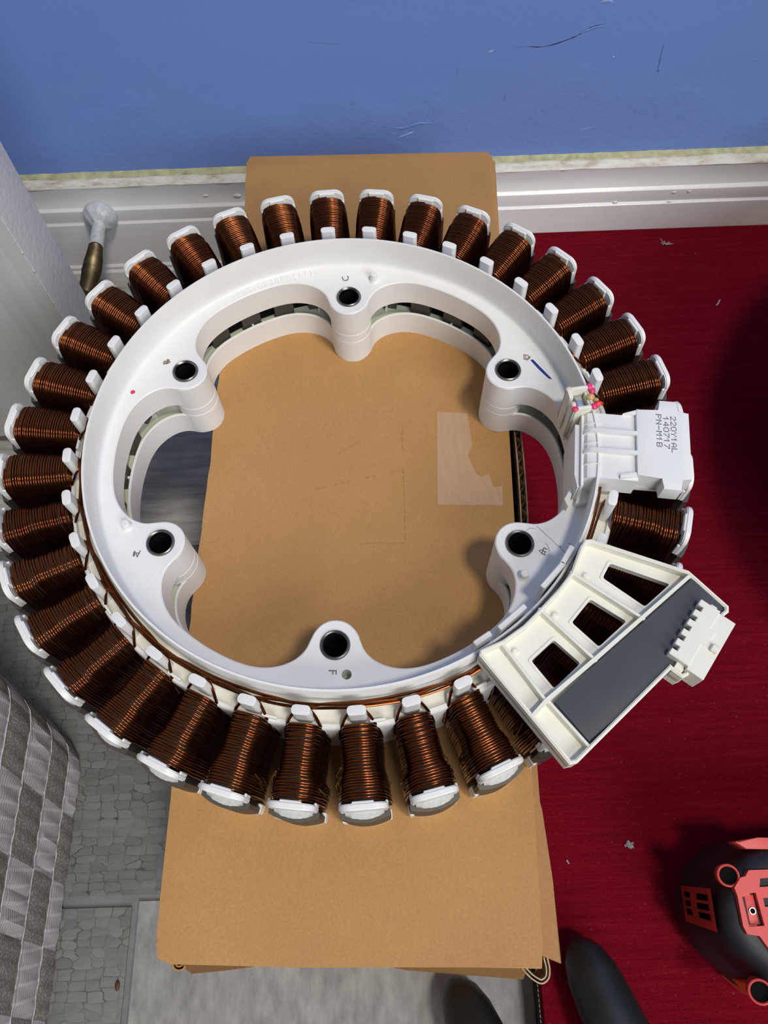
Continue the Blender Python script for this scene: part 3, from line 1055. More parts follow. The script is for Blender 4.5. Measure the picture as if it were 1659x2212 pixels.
# lower ring
bm = bmesh.new()
CL = contour(0.0)
CL2 = contour(0.0009)
skirt(CL, -0.0335, CL, -0.0208)
skirt(CL, -0.0208, contour(0.0002), -0.0205)
skirt(contour(0.0002), -0.0205, CL2, -0.0205)
skirt(CL2, -0.0205, CL2, -0.0232)
bmesh.ops.recalc_face_normals(bm, faces=bm.faces)
new_obj('lower_ring', bm, 'plastic', st)
bm = bmesh.new()
holed_plate(bm, circ(0, 0, 0.1000, 120), [contour(0.0009)] + [circ(b_.x, b_.y, 0.0068, 28) for b_ in bosses], UP - 0.0335, UP - 0.0228)
o = new_obj('inner_shelf', bm, 'plastic_green', st)
o['label'] = 'greenish shelf between the two white rings'
for k in range(18):
    p = pol(20 * k + 10, 0.0886)
    b2 = bmesh.new()
    box(b2, -0.0004, 0.0004, -0.0008, 0.0022, UP - 0.0232, UP - 0.0206)
    o = new_obj('shelf_web', b2, 'plastic', st, (p.x, p.y, 0))
    o.rotation_euler = (0, 0, -ang(20 * k + 10))
# laminated core ring seen through the gap, with its notched segments
def ring_seg(b, r0, r1, a0, a1, z0, z1, n):
    lo0 = [];  hi0 = []; lo1 = []; hi1 = []
    for i in range(n + 1):
        a = a0 + (a1 - a0) * i / n
        for lst, r, z in ((lo0, r0, z0), (hi0, r0, z1), (lo1, r1, z0), (hi1, r1, z1)):
            lst.append(b.verts.new((r * sin(a), r * cos(a), z)))
    for i in range(n):
        b.faces.new((lo0[i], lo0[i + 1], hi0[i + 1], hi0[i]))
        b.faces.new((hi0[i], hi0[i + 1], hi1[i + 1], hi1[i]))
        b.faces.new((hi1[i], hi1[i + 1], lo1[i + 1], lo1[i]))
        b.faces.new((lo1[i], lo1[i + 1], lo0[i + 1], lo0[i]))
    b.faces.new((lo0[0], hi0[0], hi1[0], lo1[0]))
    b.faces.new((lo0[n], lo1[n], hi1[n], hi0[n]))
    bmesh.ops.recalc_face_normals(b, faces=b.faces)
for k in range(36):
    b = bmesh.new()
    wdt = radians(5.6)
    ring_seg(b, 0.0898, 0.0990, ang(10 * k) - wdt / 2, ang(10 * k) + wdt / 2, UP - 0.0228, UP - 0.0100, 3)
    new_obj('core_segment', b, 'laminate', st)
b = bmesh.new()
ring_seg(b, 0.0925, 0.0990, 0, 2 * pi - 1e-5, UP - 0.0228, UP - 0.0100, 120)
new_obj('core_ring', b, 'recess_shade', st)  # ring coloured black, the shade in the notches is painted on
# six bosses with steel bushings
for k, bs in enumerate(bosses):
    b = bmesh.new()
    prof = [(0.0053, -0.0335), (0.0086, -0.0335), (0.0089, -0.0331), (0.00885, -0.0198), (0.00868, -0.0196), (0.00868, -0.0194), (0.00883, -0.0192), (0.00880, -0.0150), (0.00862, -0.0148), (0.00862, -0.0146), (0.00878, -0.0144), (0.00872, -0.0010), (0.0084, -0.0006), (0.0053, -0.0006)]
    lathe(b, prof, 40, Matrix.Translation((bs.x, bs.y, UP)), close=True)
    # web tying the column to the rings
    a = ang(60 * k)
    b2 = bmesh.new()
    box(b2, -0.0072, 0.0072, 0.0045, 0.0150, UP - 0.0333, UP - 0.0128)
    merge(b, b2, Matrix.Translation((bs.x, bs.y, 0)) @ Matrix.Rotation(-a, 4, 'Z'))
    bmesh.ops.recalc_face_normals(b, faces=b.faces)
    mb = new_obj('mounting_boss', b, 'plastic', st)
    b = bmesh.new()
    lathe(b, [(0.0041, -0.0330), (0.0041, 0.0002), (0.0044, 0.00065), (0.0047, 0.0008), (0.0050, 0.00065), (0.0052, 0.0002), (0.0052, -0.0330)], 40, Matrix.Translation((bs.x, bs.y, UP)))
    bmesh.ops.recalc_face_normals(b, faces=b.faces)
    o = new_obj('bushing', b, 'steel', mb)
    if k == 0:
        o['label'] = 'dark steel sleeve in the mounting hole'
    b = bmesh.new()
    lathe(b, [(0.0, -0.0330), (0.00405, -0.0330), (0.00405, -0.0012), (0.0042, -0.0012), (0.0042, -0.0332), (0.0, -0.0332)], 32, Matrix.Translation((bs.x, bs.y, UP)))
    new_obj('bushing_bore_shade', b, 'recess_shade', mb)  # black lining and plug, the hole's shade put into their colour
# moulded pins and the pin hole floor
for dg, r, h in ((7.15, 0.0851, 0.0042), (248.34, 0.0843, 0.0030), (127.3, 0.0827, 0.0034)):
    p = pol(dg, r)
    b = bmesh.new()
    lathe(b, [(0.0023, 0.0), (0.0018, 0.0005), (0.00165, 0.0008), (0.0015, h - 0.0003), (0.0012, h), (0.0, h)], 20, Matrix.Translation(p))
    bmesh.ops.recalc_face_normals(b, faces=b.faces)
    new_obj('locating_pin', b, 'plastic', st)
b = bmesh.new()
lathe(b, [(0.0019, -0.0085), (0.0, -0.0085)], 16, Matrix.Translation(ph))
new_obj('pin_hole_floor', b, 'plastic_green', st)
# raised pads around the bosses (faint outline)
for k in range(6):
    b = bmesh.new()
    pts = [pol(60 * k - 6.6, 0.0800), pol(60 * k - 8.2, 0.0850), pol(60 * k - 7.6, 0.0886), pol(60 * k, 0.0893), pol(60 * k + 7.6, 0.0886), pol(60 * k + 8.2, 0.0850), pol(60 * k + 6.6, 0.0800)]
    tube(b, [p - Vector((0, 0, 0.00008)) for p in smooth_path(pts, 8)], 0.00016, 5)
    new_obj('pad_outline', b, 'plastic', st)
# moulded lettering
def place_text(body, size, dg, r, turn, name, mat, depth=0.00010, lift=0.00008):
    b2 = text_mesh(body, size, depth)
    p = pol(dg, r, lift)
    b = bmesh.new()
    merge(b, b2, Matrix.Translation(p) @ Matrix.Rotation(-ang(dg) + turn, 4, 'Z'))
    return new_obj(name, b, mat, st, smooth=False)
bm = bmesh.new()
chars = '>PBT-GF30FR(17)<'
for i, ch in enumerate(chars):
    dg = 327.0 + 24.0 * i / (len(chars) - 1)
    b2 = text_mesh(ch, 0.0042, 0.00016)
    merge(bm, b2, Matrix.Translation(pol(dg, 0.0899, 0.00005)) @ Matrix.Rotation(-ang(dg), 4, 'Z'))
new_obj('moulded_lettering', bm, 'plastic', st, smooth=False)
place_text('C', 0.0042, 359.0, 0.0853, radians(100), 'moulded_letter', 'ink_grey')
place_text('D', 0.0036, 59.0, 0.0851, radians(60), 'moulded_letter', 'ink_brown')
place_text('E', 0.0040, 119.0, 0.0842, radians(95), 'moulded_letter', 'ink_grey')
place_text('F', 0.0040, 180.4, 0.0846, radians(90), 'moulded_letter', 'ink_grey')
place_text('A', 0.0036, 240.1, 0.0842, radians(65), 'moulded_letter', 'ink_grey')
place_text('B', 0.0036, 299.9, 0.0848, radians(40), 'moulded_letter', 'ink_brown')
def scribble(pts, r, name, mat, label=None, flat=0.25):
    b = bmesh.new()
    P = smooth_path(pts, 6)
    tube(b, P, r, 6)
    for q in b.verts:
        q.co.z = UP + (q.co.z - UP) * flat
    o = new_obj(name, b, mat, st)
    if label:
        o['label'] = label
    return o
def rp(cx_deg, cr, n, size):
    c = pol(cx_deg, cr)
    return [c + Vector(((rnd.random() - .5) * size, (rnd.random() - .5) * size, 0)) for _ in range(n)]
scribble(rp(299.9, 0.0848, 9, 0.0030), 0.00022, 'scribble', 'ink_brown')
scribble(rp(59.2, 0.0853, 7, 0.0028), 0.00020, 'scribble', 'ink_brown')
scribble(rp(240.4, 0.0843, 5, 0.0026), 0.00022, 'scribble', 'ink_grey')
scribble(rp(119.4, 0.0838, 5, 0.0022), 0.00016, 'scribble', 'ink_grey')
scribble([pol(113.19, 0.0780), pol(114.85, 0.0835), pol(116.41, 0.0890), pol(116.91, 0.0912)], 0.00014, 'pencil_line', 'pencil')
scribble([pol(115.79, 0.0752), pol(114.76, 0.0759), pol(114.34, 0.0767), pol(114.16, 0.0781)], 0.00010, 'pencil_line', 'pencil')
scribble([pol(116.76, 0.0831), pol(117.2, 0.0846), pol(118.37, 0.0859)], 0.00014, 'pencil_line', 'pencil')
scribble([pol(116.2, 0.0885), pol(115.7, 0.0884), pol(116.3, 0.0890)], 0.00014, 'pencil_line', 'pencil')
scribble([pol(114.5, 0.0906), pol(114.4, 0.0916), pol(115.4, 0.0917), pol(115.5, 0.0908)], 0.00014, 'pencil_line', 'pencil')
# blue marker wedge and pink dot
b = bmesh.new()
wp = [pol(60.3, 0.0857), pol(60.45, 0.0868), pol(62.5, 0.0872), pol(65.5, 0.0880), pol(68.1, 0.0889), pol(67.6, 0.0878), pol(66.4, 0.0872), pol(63.5, 0.0862)]
poly_prism(b, [(p.x, p.y) for p in wp], UP - 0.00005, UP + 0.00010)
o = new_obj('ink_mark', b, 'ink_blue', st)
o['label'] = 'blue marker stroke beside the right upper hole'
b = bmesh.new()
p = pol(288.0, 0.0896)
lathe(b, [(0.0010, -0.00005), (0.00095, 0.00010), (0.0, 0.00014)], 16, Matrix.Translation(p))
bmesh.ops.recalc_face_normals(b, faces=b.faces)
o = new_obj('ink_dot', b, 'pink', st)
o['label'] = 'small pink dot on the left of the white ring'

# ---- one tooth in its own frame: +Y outward, +X along the ring, z from the hub face
def coil_mesh(kind, seed):
    r_ = random.Random(seed)
    b = bmesh.new()
    turns, y0, y1 = 25, 0.1032, 0.1260
    K = 36
    wr = 0.00041
    def shape(s):
        if kind == 'flare':
            hw = 0.0070 + 0.0002 * s + 0.0015 * max(0.0, min(1.0, (s - 0.60) / 0.16))
            zt = 0.0054 + 0.0006 * s
        else:
            hw = 0.0076 + 0.0012 * min(1.0, s / 0.6)
            zt = 0.0056 + 0.0020 * min(1.0, s / 0.65) - 0.0007 * max(0.0, (s - 0.88) / 0.12)
        return hw, zt
    def section(hw, zt, a):
        """half-rounded crown, steep flanks; a runs once round from the top"""
        k = hw / 0.0080
        if kind != 'flare':
            k = hw / 0.0082
        cw = 1.0 if kind == 'flare' else 1.10
        half = [(0, zt), (0.0028 * k * cw, zt - 0.0003), (0.0050 * k * cw, zt - 0.0014), (0.0062 * k * cw, zt - 0.0040), (0.0067 * k * cw, zt - 0.0085), (0.0076 * k, zt - 0.0140), (0.0080 * k, -0.0200), (0.0076 * k, -0.0240), (0.0060 * k, -0.0258), (0, -0.0260)]
        u = (a / pi) % 2.0
        sg = 1
        if u > 1:
            u = 2 - u
            sg = -1
        f_ = u * (len(half) - 1)
        i_ = min(int(f_), len(half) - 2)
        f_ -= i_
        return sg * (half[i_][0] + (half[i_ + 1][0] - half[i_][0]) * f_), half[i_][1] + (half[i_ + 1][1] - half[i_][1]) * f_
    pts = []
    N = turns * K
    jit = [(r_.random() - 0.5) for _ in range(turns + 2)]
    for j in range(N + 1):
        tt = j / K
        s = tt / turns
        hw, zt = shape(s)
        i = int(tt)
        jj = jit[i] * (1 - (tt - i)) + jit[i + 1] * (tt - i)
        a = 2 * pi * (tt - i)
        messy = (0.0006 if kind == 'flare' else 0.00022)
        hw += messy * jj * (1.4 if s > 0.6 else 0.6)
        x, z = section(hw, zt, a)
        ca = cos(a)
        y = y0 + (y1 - y0) * s + 0.00025 * jj * (1 if ca > 0 else -1) * (2.0 if kind == 'flare' else 0.8)
        pts.append(Vector((x, y, z)))
    tube(b, pts, wr, 6)
    # under layers, so that nothing shows between the turns; coloured dark as their shade
    sec = []
    for s in [0, 0.25, 0.5, 0.62, 0.78, 1.0]:
        hw, zt = shape(s)
        ring = []
        for k in range(20):
            x, z = section(hw - 0.00035, zt - 0.00035, 2 * pi * k / 20)
            ring.append(b.verts.new((x, y0 + (y1 - y0) * s, z)))
        sec.append(ring)
    for ra, rb in zip(sec[:-1], sec[1:]):
        for k in range(20):
            f = b.faces.new((ra[k], ra[(k + 1) % 20], rb[(k + 1) % 20], rb[k]))
            f.material_index = 1
    for rg in (sec[0], sec[-1]):
        f = b.faces.new(rg)
        f.material_index = 1
    hw, zt = shape(0.0)
    for q in range(6):      # turns seen end-on at the inner end
        k_ = 1.0 - 0.11 * q
        lp = []
        for j in range(28):
            x, z = section(hw, zt, 2 * pi * j / 28)
            lp.append(Vector((x * k_, y0 - 0.0001 + 0.00005 * q, (z + 0.010) * (k_ * 0.5 + 0.5) - 0.010 - 0.0005 * q)))
        tube(b, lp, wr, 5, closed=True)
    bmesh.ops.recalc_face_normals(b, faces=b.faces)
    return b
coil_src = {}
for key, kind, seed in (('even', 'even', 1), ('even2', 'even', 5), ('flare', 'flare', 2), ('flare2', 'flare', 9)):
    coil_src[key] = new_obj('coil', coil_mesh(kind, seed), ['copper', 'copper_dark'], st, (0, 0, UP), sharp=radians(80))
# post
b = bmesh.new()
rp_ = round_poly([(-0.0030, 0.0985), (0.0030, 0.0985), (0.0030, 0.1016), (-0.0030, 0.1016)], 0.0014, 4)
poly_prism(b, rp_, -0.0006, 0.0137, 0.0004, 2)
post_src = new_obj('post', b, 'plastic', st, (0, 0, UP))
# outer end flange: an arch standing at the tooth end
def arch(y0, y1, hw, zlo, zhi, r, n=7):
    b = bmesh.new()
    prof = [(-hw, zlo)]
    for i in range(n + 1):
        a = pi - (pi / 2) * i / n
        prof.append((-hw + r + r * cos(a), zhi - r + r * sin(a)))
    for i in range(n + 1):
        a = pi / 2 - (pi / 2) * i / n
        prof.append((hw - r + r * cos(a), zhi - r + r * sin(a)))
    prof.append((hw, zlo))
    # curved lower edge
    for i in range(1, 8):
        u = i / 8
        prof.append((hw - 2 * hw * u, zlo - 0.0020 * sin(pi * u) * 0))
    lo = [b.verts.new((x, y0 + 0.9 * 0.0, z)) for x, z in prof]
    hi = [b.verts.new((x, y1 - 6.0 * x * x, z)) for x, z in prof]
    b.faces.new(lo)
    b.faces.new(hi[::-1])
    for i in range(len(prof)):
        j = (i + 1) % len(prof)
        b.faces.new((lo[i], hi[i], hi[j], lo[j]))
    bmesh.ops.recalc_face_normals(b, faces=b.faces)
    es = [e for e in b.edges if len(e.link_faces) == 2 and e.calc_face_angle(0) > radians(50)]
    bmesh.ops.bevel(b, geom=es, offset=0.0004, segments=2, affect='EDGES', clamp_overlap=True)
    return b
b = arch(0.1268, 0.1290, 0.0077, -0.0036, 0.0088, 0.0042)
box(b, -0.0034, 0.0034, 0.1262, 0.1272, 0.0040, 0.0085, 0.0003, 1)
box(b, -0.0077, -0.0068, 0.1260, 0.1272, -0.0030, 0.0040, 0.0003, 1)
box(b, 0.0068, 0.0077, 0.1260, 0.1272, -0.0030, 0.0040, 0.0003, 1)
flange_src = new_obj('end_flange', b, 'plastic', st, (0, 0, UP))
# milky curved lip below the flange, steel pole shoe, lower flange
b = bmesh.new()
prev = None
for i in range(17):
    x = -0.0062 + 0.0124 * i / 16
    zb = -0.0042 + 0.0003 * (rnd.random() - .5)
    y = 0.1309 - 38 * x * x + 0.0002 * (rnd.random() - .5)
    cur = [b.verts.new((x, 0.1272, 0.0004)), b.verts.new((x, 0.1288 - 6 * x * x, -0.0006)), b.verts.new((x, y, -0.0030)), b.verts.new((x, y, zb)), b.verts.new((x, 0.1272, zb))]
    if prev:
        for k in range(4):
            b.faces.new((prev[k], cur[k], cur[k + 1], prev[k + 1]))
    prev = cur
bmesh.ops.recalc_face_normals(b, faces=b.faces)
lip_src = new_obj('flange_lip', b, 'clear_tip', st, (0, 0, UP))
b = bmesh.new()
shoe = [(x, 0.1319 - 28.0 * x * x) for x in [-0.0081 + 0.0162 * i / 10 for i in range(11)]]
shoe = shoe + [(0.0081, 0.1285), (0.0060, 0.1268), (-0.0060, 0.1268), (-0.0081, 0.1285)]
poly_prism(b, shoe, -0.0262, -0.0036)
shoe_src = new_obj('pole_shoe', b, 'laminate', st, (0, 0, UP))
b = bmesh.new()
low = [(x, 0.1316 - 30.0 * x * x) for x in [-0.0078 + 0.0156 * i / 10 for i in range(11)]]
poly_prism(b, low + [(0.0078, 0.1268), (-0.0078, 0.1268)], -0.0334, -0.0262, 0.0004, 1)
box(b, 0.0066, 0.0084, 0.1270, 0.1306, -0.0300, -0.0190, 0.0003, 1)
box(b, -0.0084, -0.0068, 0.1270, 0.1302, -0.0300, -0.0230, 0.0003, 1)
low_src = new_obj('lower_flange', b, 'plastic', st, (0, 0, UP))
shoe_src['label'] = 'dark laminated steel pole face'
srcs = [post_src, flange_src, lip_src, shoe_src, low_src]
first = {}
used = {k: False for k in coil_src}
for k in range(36):
    dg = 10 * k + 5
    rot = -ang(dg)
    if 98 < dg < 262:
        key = 'flare' if k % 2 else 'flare2'
    else:
        key = 'even' if (k * 7) % 3 else 'even2'
    if dg in (85, 95) or True:
        pass
    if not used[key]:
        used[key] = True
        coil_src[key].rotation_euler = (0, 0, rot)
    else:
        copy_part(coil_src[key], st, rot)
    for s in srcs:
        if s is post_src and dg in (85, 95):
            continue            # under the sensor housing
        if k == 0:
            s.rotation_euler = (0, 0, rot)
        else:
            copy_part(s, st, rot)
# stray, worn winding ends by the coils nearest the camera
for dg in (145, 155, 165, 175, 185, 195):
    b = bmesh.new()
    r_ = random.Random(dg)
    for side in (-1, 1):
        for i in range(4):
            y = 0.1165 + 0.0065 * r_.random()
            w = 0.0079 + 0.0006 * r_.random()
            z = -0.002 - 0.014 * r_.random()
            P = smooth_path([(side * (w - 0.0016), y - 0.0012, z + 0.0050), (side * w, y, z), (side * (w + 0.0003), y + 0.0012 * r_.random(), z - 0.004), (side * (w - 0.0010), y + 0.0016, z - 0.009)], 4)
            tube(b, P, 0.00030, 5)
    o = new_obj('stray_winding', b, 'copper_pale', st, (0, 0, UP))
    o.rotation_euler = (0, 0, -ang(dg))
# ledge stops between posts
for k in range(0, 36, 2):
    dg = 10 * k + 11.5
    if 80 < dg < 150:
        continue
    b = bmesh.new()
    box(b, -0.0026, 0.0026, -0.0005, 0.0005, UP + 0.0004, UP + 0.0030, 0.0002, 1)
    o = new_obj('ledge_stop', b, 'plastic', st, (pol(dg, 0.1018).x, pol(dg, 0.1018).y, 0))
    o.rotation_euler = (0, 0, -ang(dg))
# crossover wires: coil k to coil k-3, passing behind the posts
for k in range(36):
    a0 = 10 * k + 5
    if a0 in (85, 95, 105, 115):
        continue
    ph_ = k % 3
    rr = 0.0960 + 0.0009 * ph_
    zz = 0.0050 + 0.0013 * ((ph_ + 1) % 3)
    P = [pol(a0 + 3.9, 0.1048, -0.0100), pol(a0 + 3.6, 0.1040, -0.0040), pol(a0 + 3.0, 0.1022, 0.0018), pol(a0 + 1.9, 0.0996, 0.0050), pol(a0 + 0.2, 0.0980, 0.0072)]
    for u in (0.14, 0.3, 0.5, 0.7, 0.86):
        P.append(pol(a0 - 30 * u, 0.0972 + (rr - 0.0972) * sin(pi * u) ** 0.6, 0.0070 + (zz - 0.0070) * sin(pi * u) ** 0.6 + 0.0004 * (rnd.random() - .5)))
    P += [pol(a0 - 30.4, 0.0981, 0.0066), pol(a0 - 31.8, 0.0996, 0.0052), pol(a0 - 32.9, 0.1022, 0.0014), pol(a0 - 33.5, 0.1040, -0.0040), pol(a0 - 33.8, 0.1048, -0.0100)]
    b = bmesh.new()
    tube(b, smooth_path(P, 6), 0.00052, 8)
    new_obj('crossover_wire', b, 'copper', st)

# ---- hall sensor housing (printed block) at the right: local axes er (outward) and et (clockwise)
er = Vector((0.9895, -0.1446, 0))
et = Vector((-0.1446, -0.9895, 0))
HM = Matrix(((er.x, et.x, 0, 0), (er.y, et.y, 0, 0), (0, 0, 1, UP), (0, 0, 0, 1)))
def hp(poly, z0, z1, bevel=0.0003):
    b2 = bmesh.new()
    poly_prism(b2, poly, z0, z1, bevel, 2)
    return b2
bm = bmesh.new()
plate = [(0.1069, -0.0208), (0.1151, -0.0208), (0.1151, -0.0253), (0.1217, -0.0253), (0.1217, -0.0210), (0.1257, -0.0208), (0.1257, 0.0068), (0.1221, 0.0068), (0.1221, 0.0112), (0.1156, 0.0112), (0.1156, 0.0069), (0.1069, 0.0069)]
merge(bm, hp(plate, 0.0082, 0.0155), HM)
body = [(0.1030, -0.0188), (0.1069, -0.0206), (0.1257, -0.0206), (0.1257, 0.0066), (0.1069, 0.0067), (0.1030, 0.0078), (0.0890, 0.0086), (0.0890, -0.0186)]
# rounded inner edge: profile run along et
prof = [(0.0884, 0.0015), (0.0884, 0.0095), (0.0888, 0.0116), (0.0898, 0.0131), (0.0914, 0.0138), (0.1075, 0.0138), (0.1075, 0.0040), (0.0960, 0.0040), (0.0950, 0.0015)]
b2 = bmesh.new()
la = [b2.verts.new((r, -0.0186, z)) for r, z in prof]
lb = [b2.verts.new((r, 0.0082, z)) for r, z in prof]
b2.faces.new(la)
b2.faces.new(lb[::-1])
for i in range(len(prof)):
    j = (i + 1) % len(prof)
    b2.faces.new((la[i], lb[i], lb[j], la[j]))
bmesh.ops.recalc_face_normals(b2, faces=b2.faces)
merge(bm, b2, HM)
merge(bm, hp([(0.1040, -0.0195), (0.1255, -0.0204), (0.1255, 0.0066), (0.1040, 0.0070)], 0.0045, 0.0084), HM)
# side wedges beside the channels
merge(bm, hp([(0.1020, -0.0186), (0.1075, -0.0208), (0.1075, -0.0186)], 0.0060, 0.0152), HM)
merge(bm, hp([(0.1010, 0.0082), (0.1075, 0.0068), (0.1075, 0.0050), (0.1010, 0.0066)], 0.0060, 0.0150), HM)
# plate hooked over the rim, and its tail
merge(bm, hp([(0.0858, -0.0150), (0.0886, -0.0150), (0.0886, 0.0098), (0.0870, 0.0112), (0.0858, 0.0060)], -0.0120, 0.0105), HM)
merge(bm, hp([(0.0878, -0.0182), (0.0888, -0.0182), (0.0888, 0.0110), (0.0878, 0.0110)], 0.0, 0.0122), HM)
merge(bm, hp([(0.0836, 0.0130), (0.0862, 0.0070), (0.0872, 0.0072), (0.0850, 0.0160)], -0.0060, 0.0040), HM)
merge(bm, hp([(0.0890, 0.0070), (0.0965, 0.0070), (0.0955, 0.0120), (0.0880, 0.0140)], -0.0040, 0.0030, 0.0002), HM)
housing = new_obj('sensor_housing', bm, 'plastic_matte', st)
housing['label'] = 'matte white block with dot-matrix print clipped over the coils'
for tc_ in (-0.0105, -0.0024):
    b = bmesh.new()
    rib = [(0.0873, 0.0060), (0.0873, 0.0092), (0.0880, 0.0118), (0.0893, 0.0140), (0.0915, 0.0153), (0.1072, 0.0155), (0.1072, 0.0130), (0.0900, 0.0100)]
    la = [b.verts.new(HM @ Vector((r, tc_ - 0.0008, z))) for r, z in rib]
    lb = [b.verts.new(HM @ Vector((r, tc_ + 0.0008, z))) for r, z in rib]
    b.faces.new(la)
    b.faces.new(lb[::-1])
    for i in range(len(rib)):
        j = (i + 1) % len(rib)
        b.faces.new((la[i], lb[i], lb[j], la[j]))
    bmesh.ops.recalc_face_normals(b, faces=b.faces)
    new_obj('rib', b, 'plastic_matte', housing)
for tc_ in (-0.0140, -0.0058, 0.0028):
    b = bmesh.new()
    tube(b, [HM @ Vector(p) for p in [(0.0886, tc_, 0.0118), (0.0899, tc_, 0.01335), (0.0915, tc_, 0.0140), (0.0945, tc_, 0.0140)]], 0.00035, 6)
    new_obj('small_ridge', b, 'plastic_matte', housing)
# dot matrix print
FONT = {'P': ['11110', '10001', '10001', '11110', '10000', '10000', '10000'], 'N': ['10001', '11001', '10101', '10101', '10011', '10001', '10001'],
        '-': ['00000', '00000', '00000', '11111', '00000', '00000', '00000'], 'M': ['10001', '11011', '10101', '10101', '10001', '10001', '10001'],
        '1': ['00100', '01100', '10100', '00100', '00100', '00100', '00100'], 'B': ['11110', '10001', '10001', '11110', '10001', '10001', '11110'],
        '4': ['00010', '00110', '01010', '10010', '11111', '00010', '00010'], '0': ['01110', '10001', '10001', '10001', '10001', '10001', '01110'],
        '7': ['11111', '00001', '00010', '00100', '00100', '01000', '01000'], '2': ['01110', '10001', '00001', '00010', '00100', '01000', '11111'],
        'Y': ['10001', '10001', '01010', '00100', '00100', '00100', '00100'], 'A': ['00100', '01010', '10001', '10001', '11111', '10001', '10001'],
        'L': ['10000', '10000', '10000', '10000', '10000', '10000', '11111']}
b = bmesh.new()
for line, rc, t0, t1 in (('PN-M1B', 0.1148, -0.0193, -0.0051), ('140717', 0.1174, -0.0186, -0.0047), ('220Y1AL', 0.1200, -0.0189, -0.0032)):
    pitch = (t1 - t0) / len(line)
    dx = pitch / 5.9
    dy = 0.00029
    for ci, ch in enumerate(line):
        for ri, row in enumerate(FONT[ch]):
            for xi, c in enumerate(row):
                if c == '1':
                    tpos = t0 + pitch * ci + dx * (xi + 0.5)
                    rpos = rc + dy * (3 - ri)
                    h1, h2 = dx * 0.36, dy * 0.52
                    q = [(rpos - h2, tpos - h1), (rpos - h2, tpos + h1), (rpos + h2, tpos + h1), (rpos + h2, tpos - h1)]
                    b.faces.new([b.verts.new(HM @ Vector((r, tt, 0.01556))) for r, tt in q])
bmesh.ops.recalc_face_normals(b, faces=b.faces)
o = new_obj('dot_print', b, 'ink_dark', housing, smooth=False)
o['label'] = 'dark dotted print of codes on the white block'

# ---- paint-splashed sensor socket on the rim
a81 = ang(81.0)
SM = Matrix.Translation((0, 0, UP)) @ Matrix.Rotation(-a81, 4, 'Z')
bm = bmesh.new()
def sbox(b, x0, x1, y0, y1, z0, z1, bv=0.0004):
    b2 = bmesh.new()
    box(b2, x0, x1, y0, y1, z0, z1, bv, 2)
    merge(b, b2, SM)
sbox(bm, -0.0050, -0.0036, 0.0856, 0.0958, -0.004, 0.0160)
sbox(bm, 0.0036, 0.0050, 0.0858, 0.0950, -0.004, 0.0160)
sbox(bm, -0.0050, -0.0002, 0.0856, 0.0872, -0.006, 0.0160)
sbox(bm, 0.0010, 0.0050, 0.0858, 0.0874, -0.006, 0.0156)
sbox(bm, -0.0034, 0.0034, 0.0924, 0.0950, -0.001, 0.0140)
socket = new_obj('sensor_socket', bm, 'plastic_cream', st)
socket['label'] = 'square cream socket splashed with pink paint on the ring'
b = bmesh.new(); sbox(b, -0.0028, 0.0018, 0.0888, 0.0914, 0.004, 0.0125, 0.0002)
new_obj('contact_plate', b, 'bright_steel', socket)
b = bmesh.new(); sbox(b, -0.0036, 0.0036, 0.0872, 0.0924, 0.0005, 0.0020, 0.0)
new_obj('socket_floor', b, 'recess_shade', socket)  # black floor, the shade down in the socket is its colour
def blob(x, y, z, sx, sy, sz, mat, name):
    b2 = bmesh.new()
    bmesh.ops.create_icosphere(b2, subdivisions=2, radius=1.0)
    for q in b2.verts:
        q.co = Vector((q.co.x * sx + x, q.co.y * sy + y, q.co.z * sz + z)) * 1.0
    b = bmesh.new()
    merge(b, b2, SM)
    return new_obj(name, b, mat, socket)
blob(-0.0045, 0.0944, 0.0155, 0.0015, 0.0014, 0.0008, 'pink', 'paint_splash')
blob(-0.0030, 0.0950, 0.0150, 0.0016, 0.0013, 0.0010, 'pink', 'paint_splash')
blob(0.0030, 0.0958, 0.0150, 0.0011, 0.0018, 0.0009, 'red_paint', 'paint_splash')
blob(0.0043, 0.0938, 0.0156, 0.0014, 0.0014, 0.0008, 'pink', 'paint_splash')
blob(0.0044, 0.0866, 0.0157, 0.0011, 0.0014, 0.0007, 'pink', 'paint_splash')
blob(-0.0043, 0.0864, 0.0159, 0.0012, 0.0012, 0.0005, 'pale_pink', 'paint_splash')
blob(0.0022, 0.0866, 0.0157, 0.0012, 0.0009, 0.0005, 'pale_pink', 'paint_splash')
blob(-0.0006, 0.0940, 0.0142, 0.0016, 0.0017, 0.0013, 'glue', 'glue_drop')
blob(0.0010, 0.0956, 0.0142, 0.0010, 0.0012, 0.0010, 'glue', 'glue_drop')

# ---- wiring board cover with grey potting and plug
BT, BF = ZT + 0.020, ZT + 0.0162
# simple outline: inner curve, top wall, slanted end, notch for the plug, long lower wall
outer = [(0.0819, -0.0476), (0.0840, -0.0475), (0.1139, -0.0598), (0.1158, -0.0620), (0.1242, -0.0722), (0.1238, -0.0742), (0.1222, -0.0752), (0.1090, -0.0920), (0.1071, -0.0938), (0.1052, -0.0945), (0.1028, -0.0925), (0.1022, -0.0918), (0.0700, -0.1184), (0.0676, -0.1188), (0.0438, -0.0854), (0.0442, -0.0837), (0.0514, -0.0808), (0.0585, -0.0762), (0.0643, -0.0709), (0.0706, -0.0649), (0.0759, -0.0588), (0.0801, -0.0499)]
W1 = [(0.0899, -0.0551), (0.1082, -0.0631), (0.0988, -0.0704), (0.0867, -0.0601)]
W2 = [(0.0817, -0.0673), (0.0921, -0.0751), (0.0821, -0.0831), (0.0746, -0.0749)]
W3 = [(0.0682, -0.0804), (0.0756, -0.0882), (0.0664, -0.0957), (0.0603, -0.0869)]
bm = bmesh.new()
inner = offset_poly(outer, 0.0012)
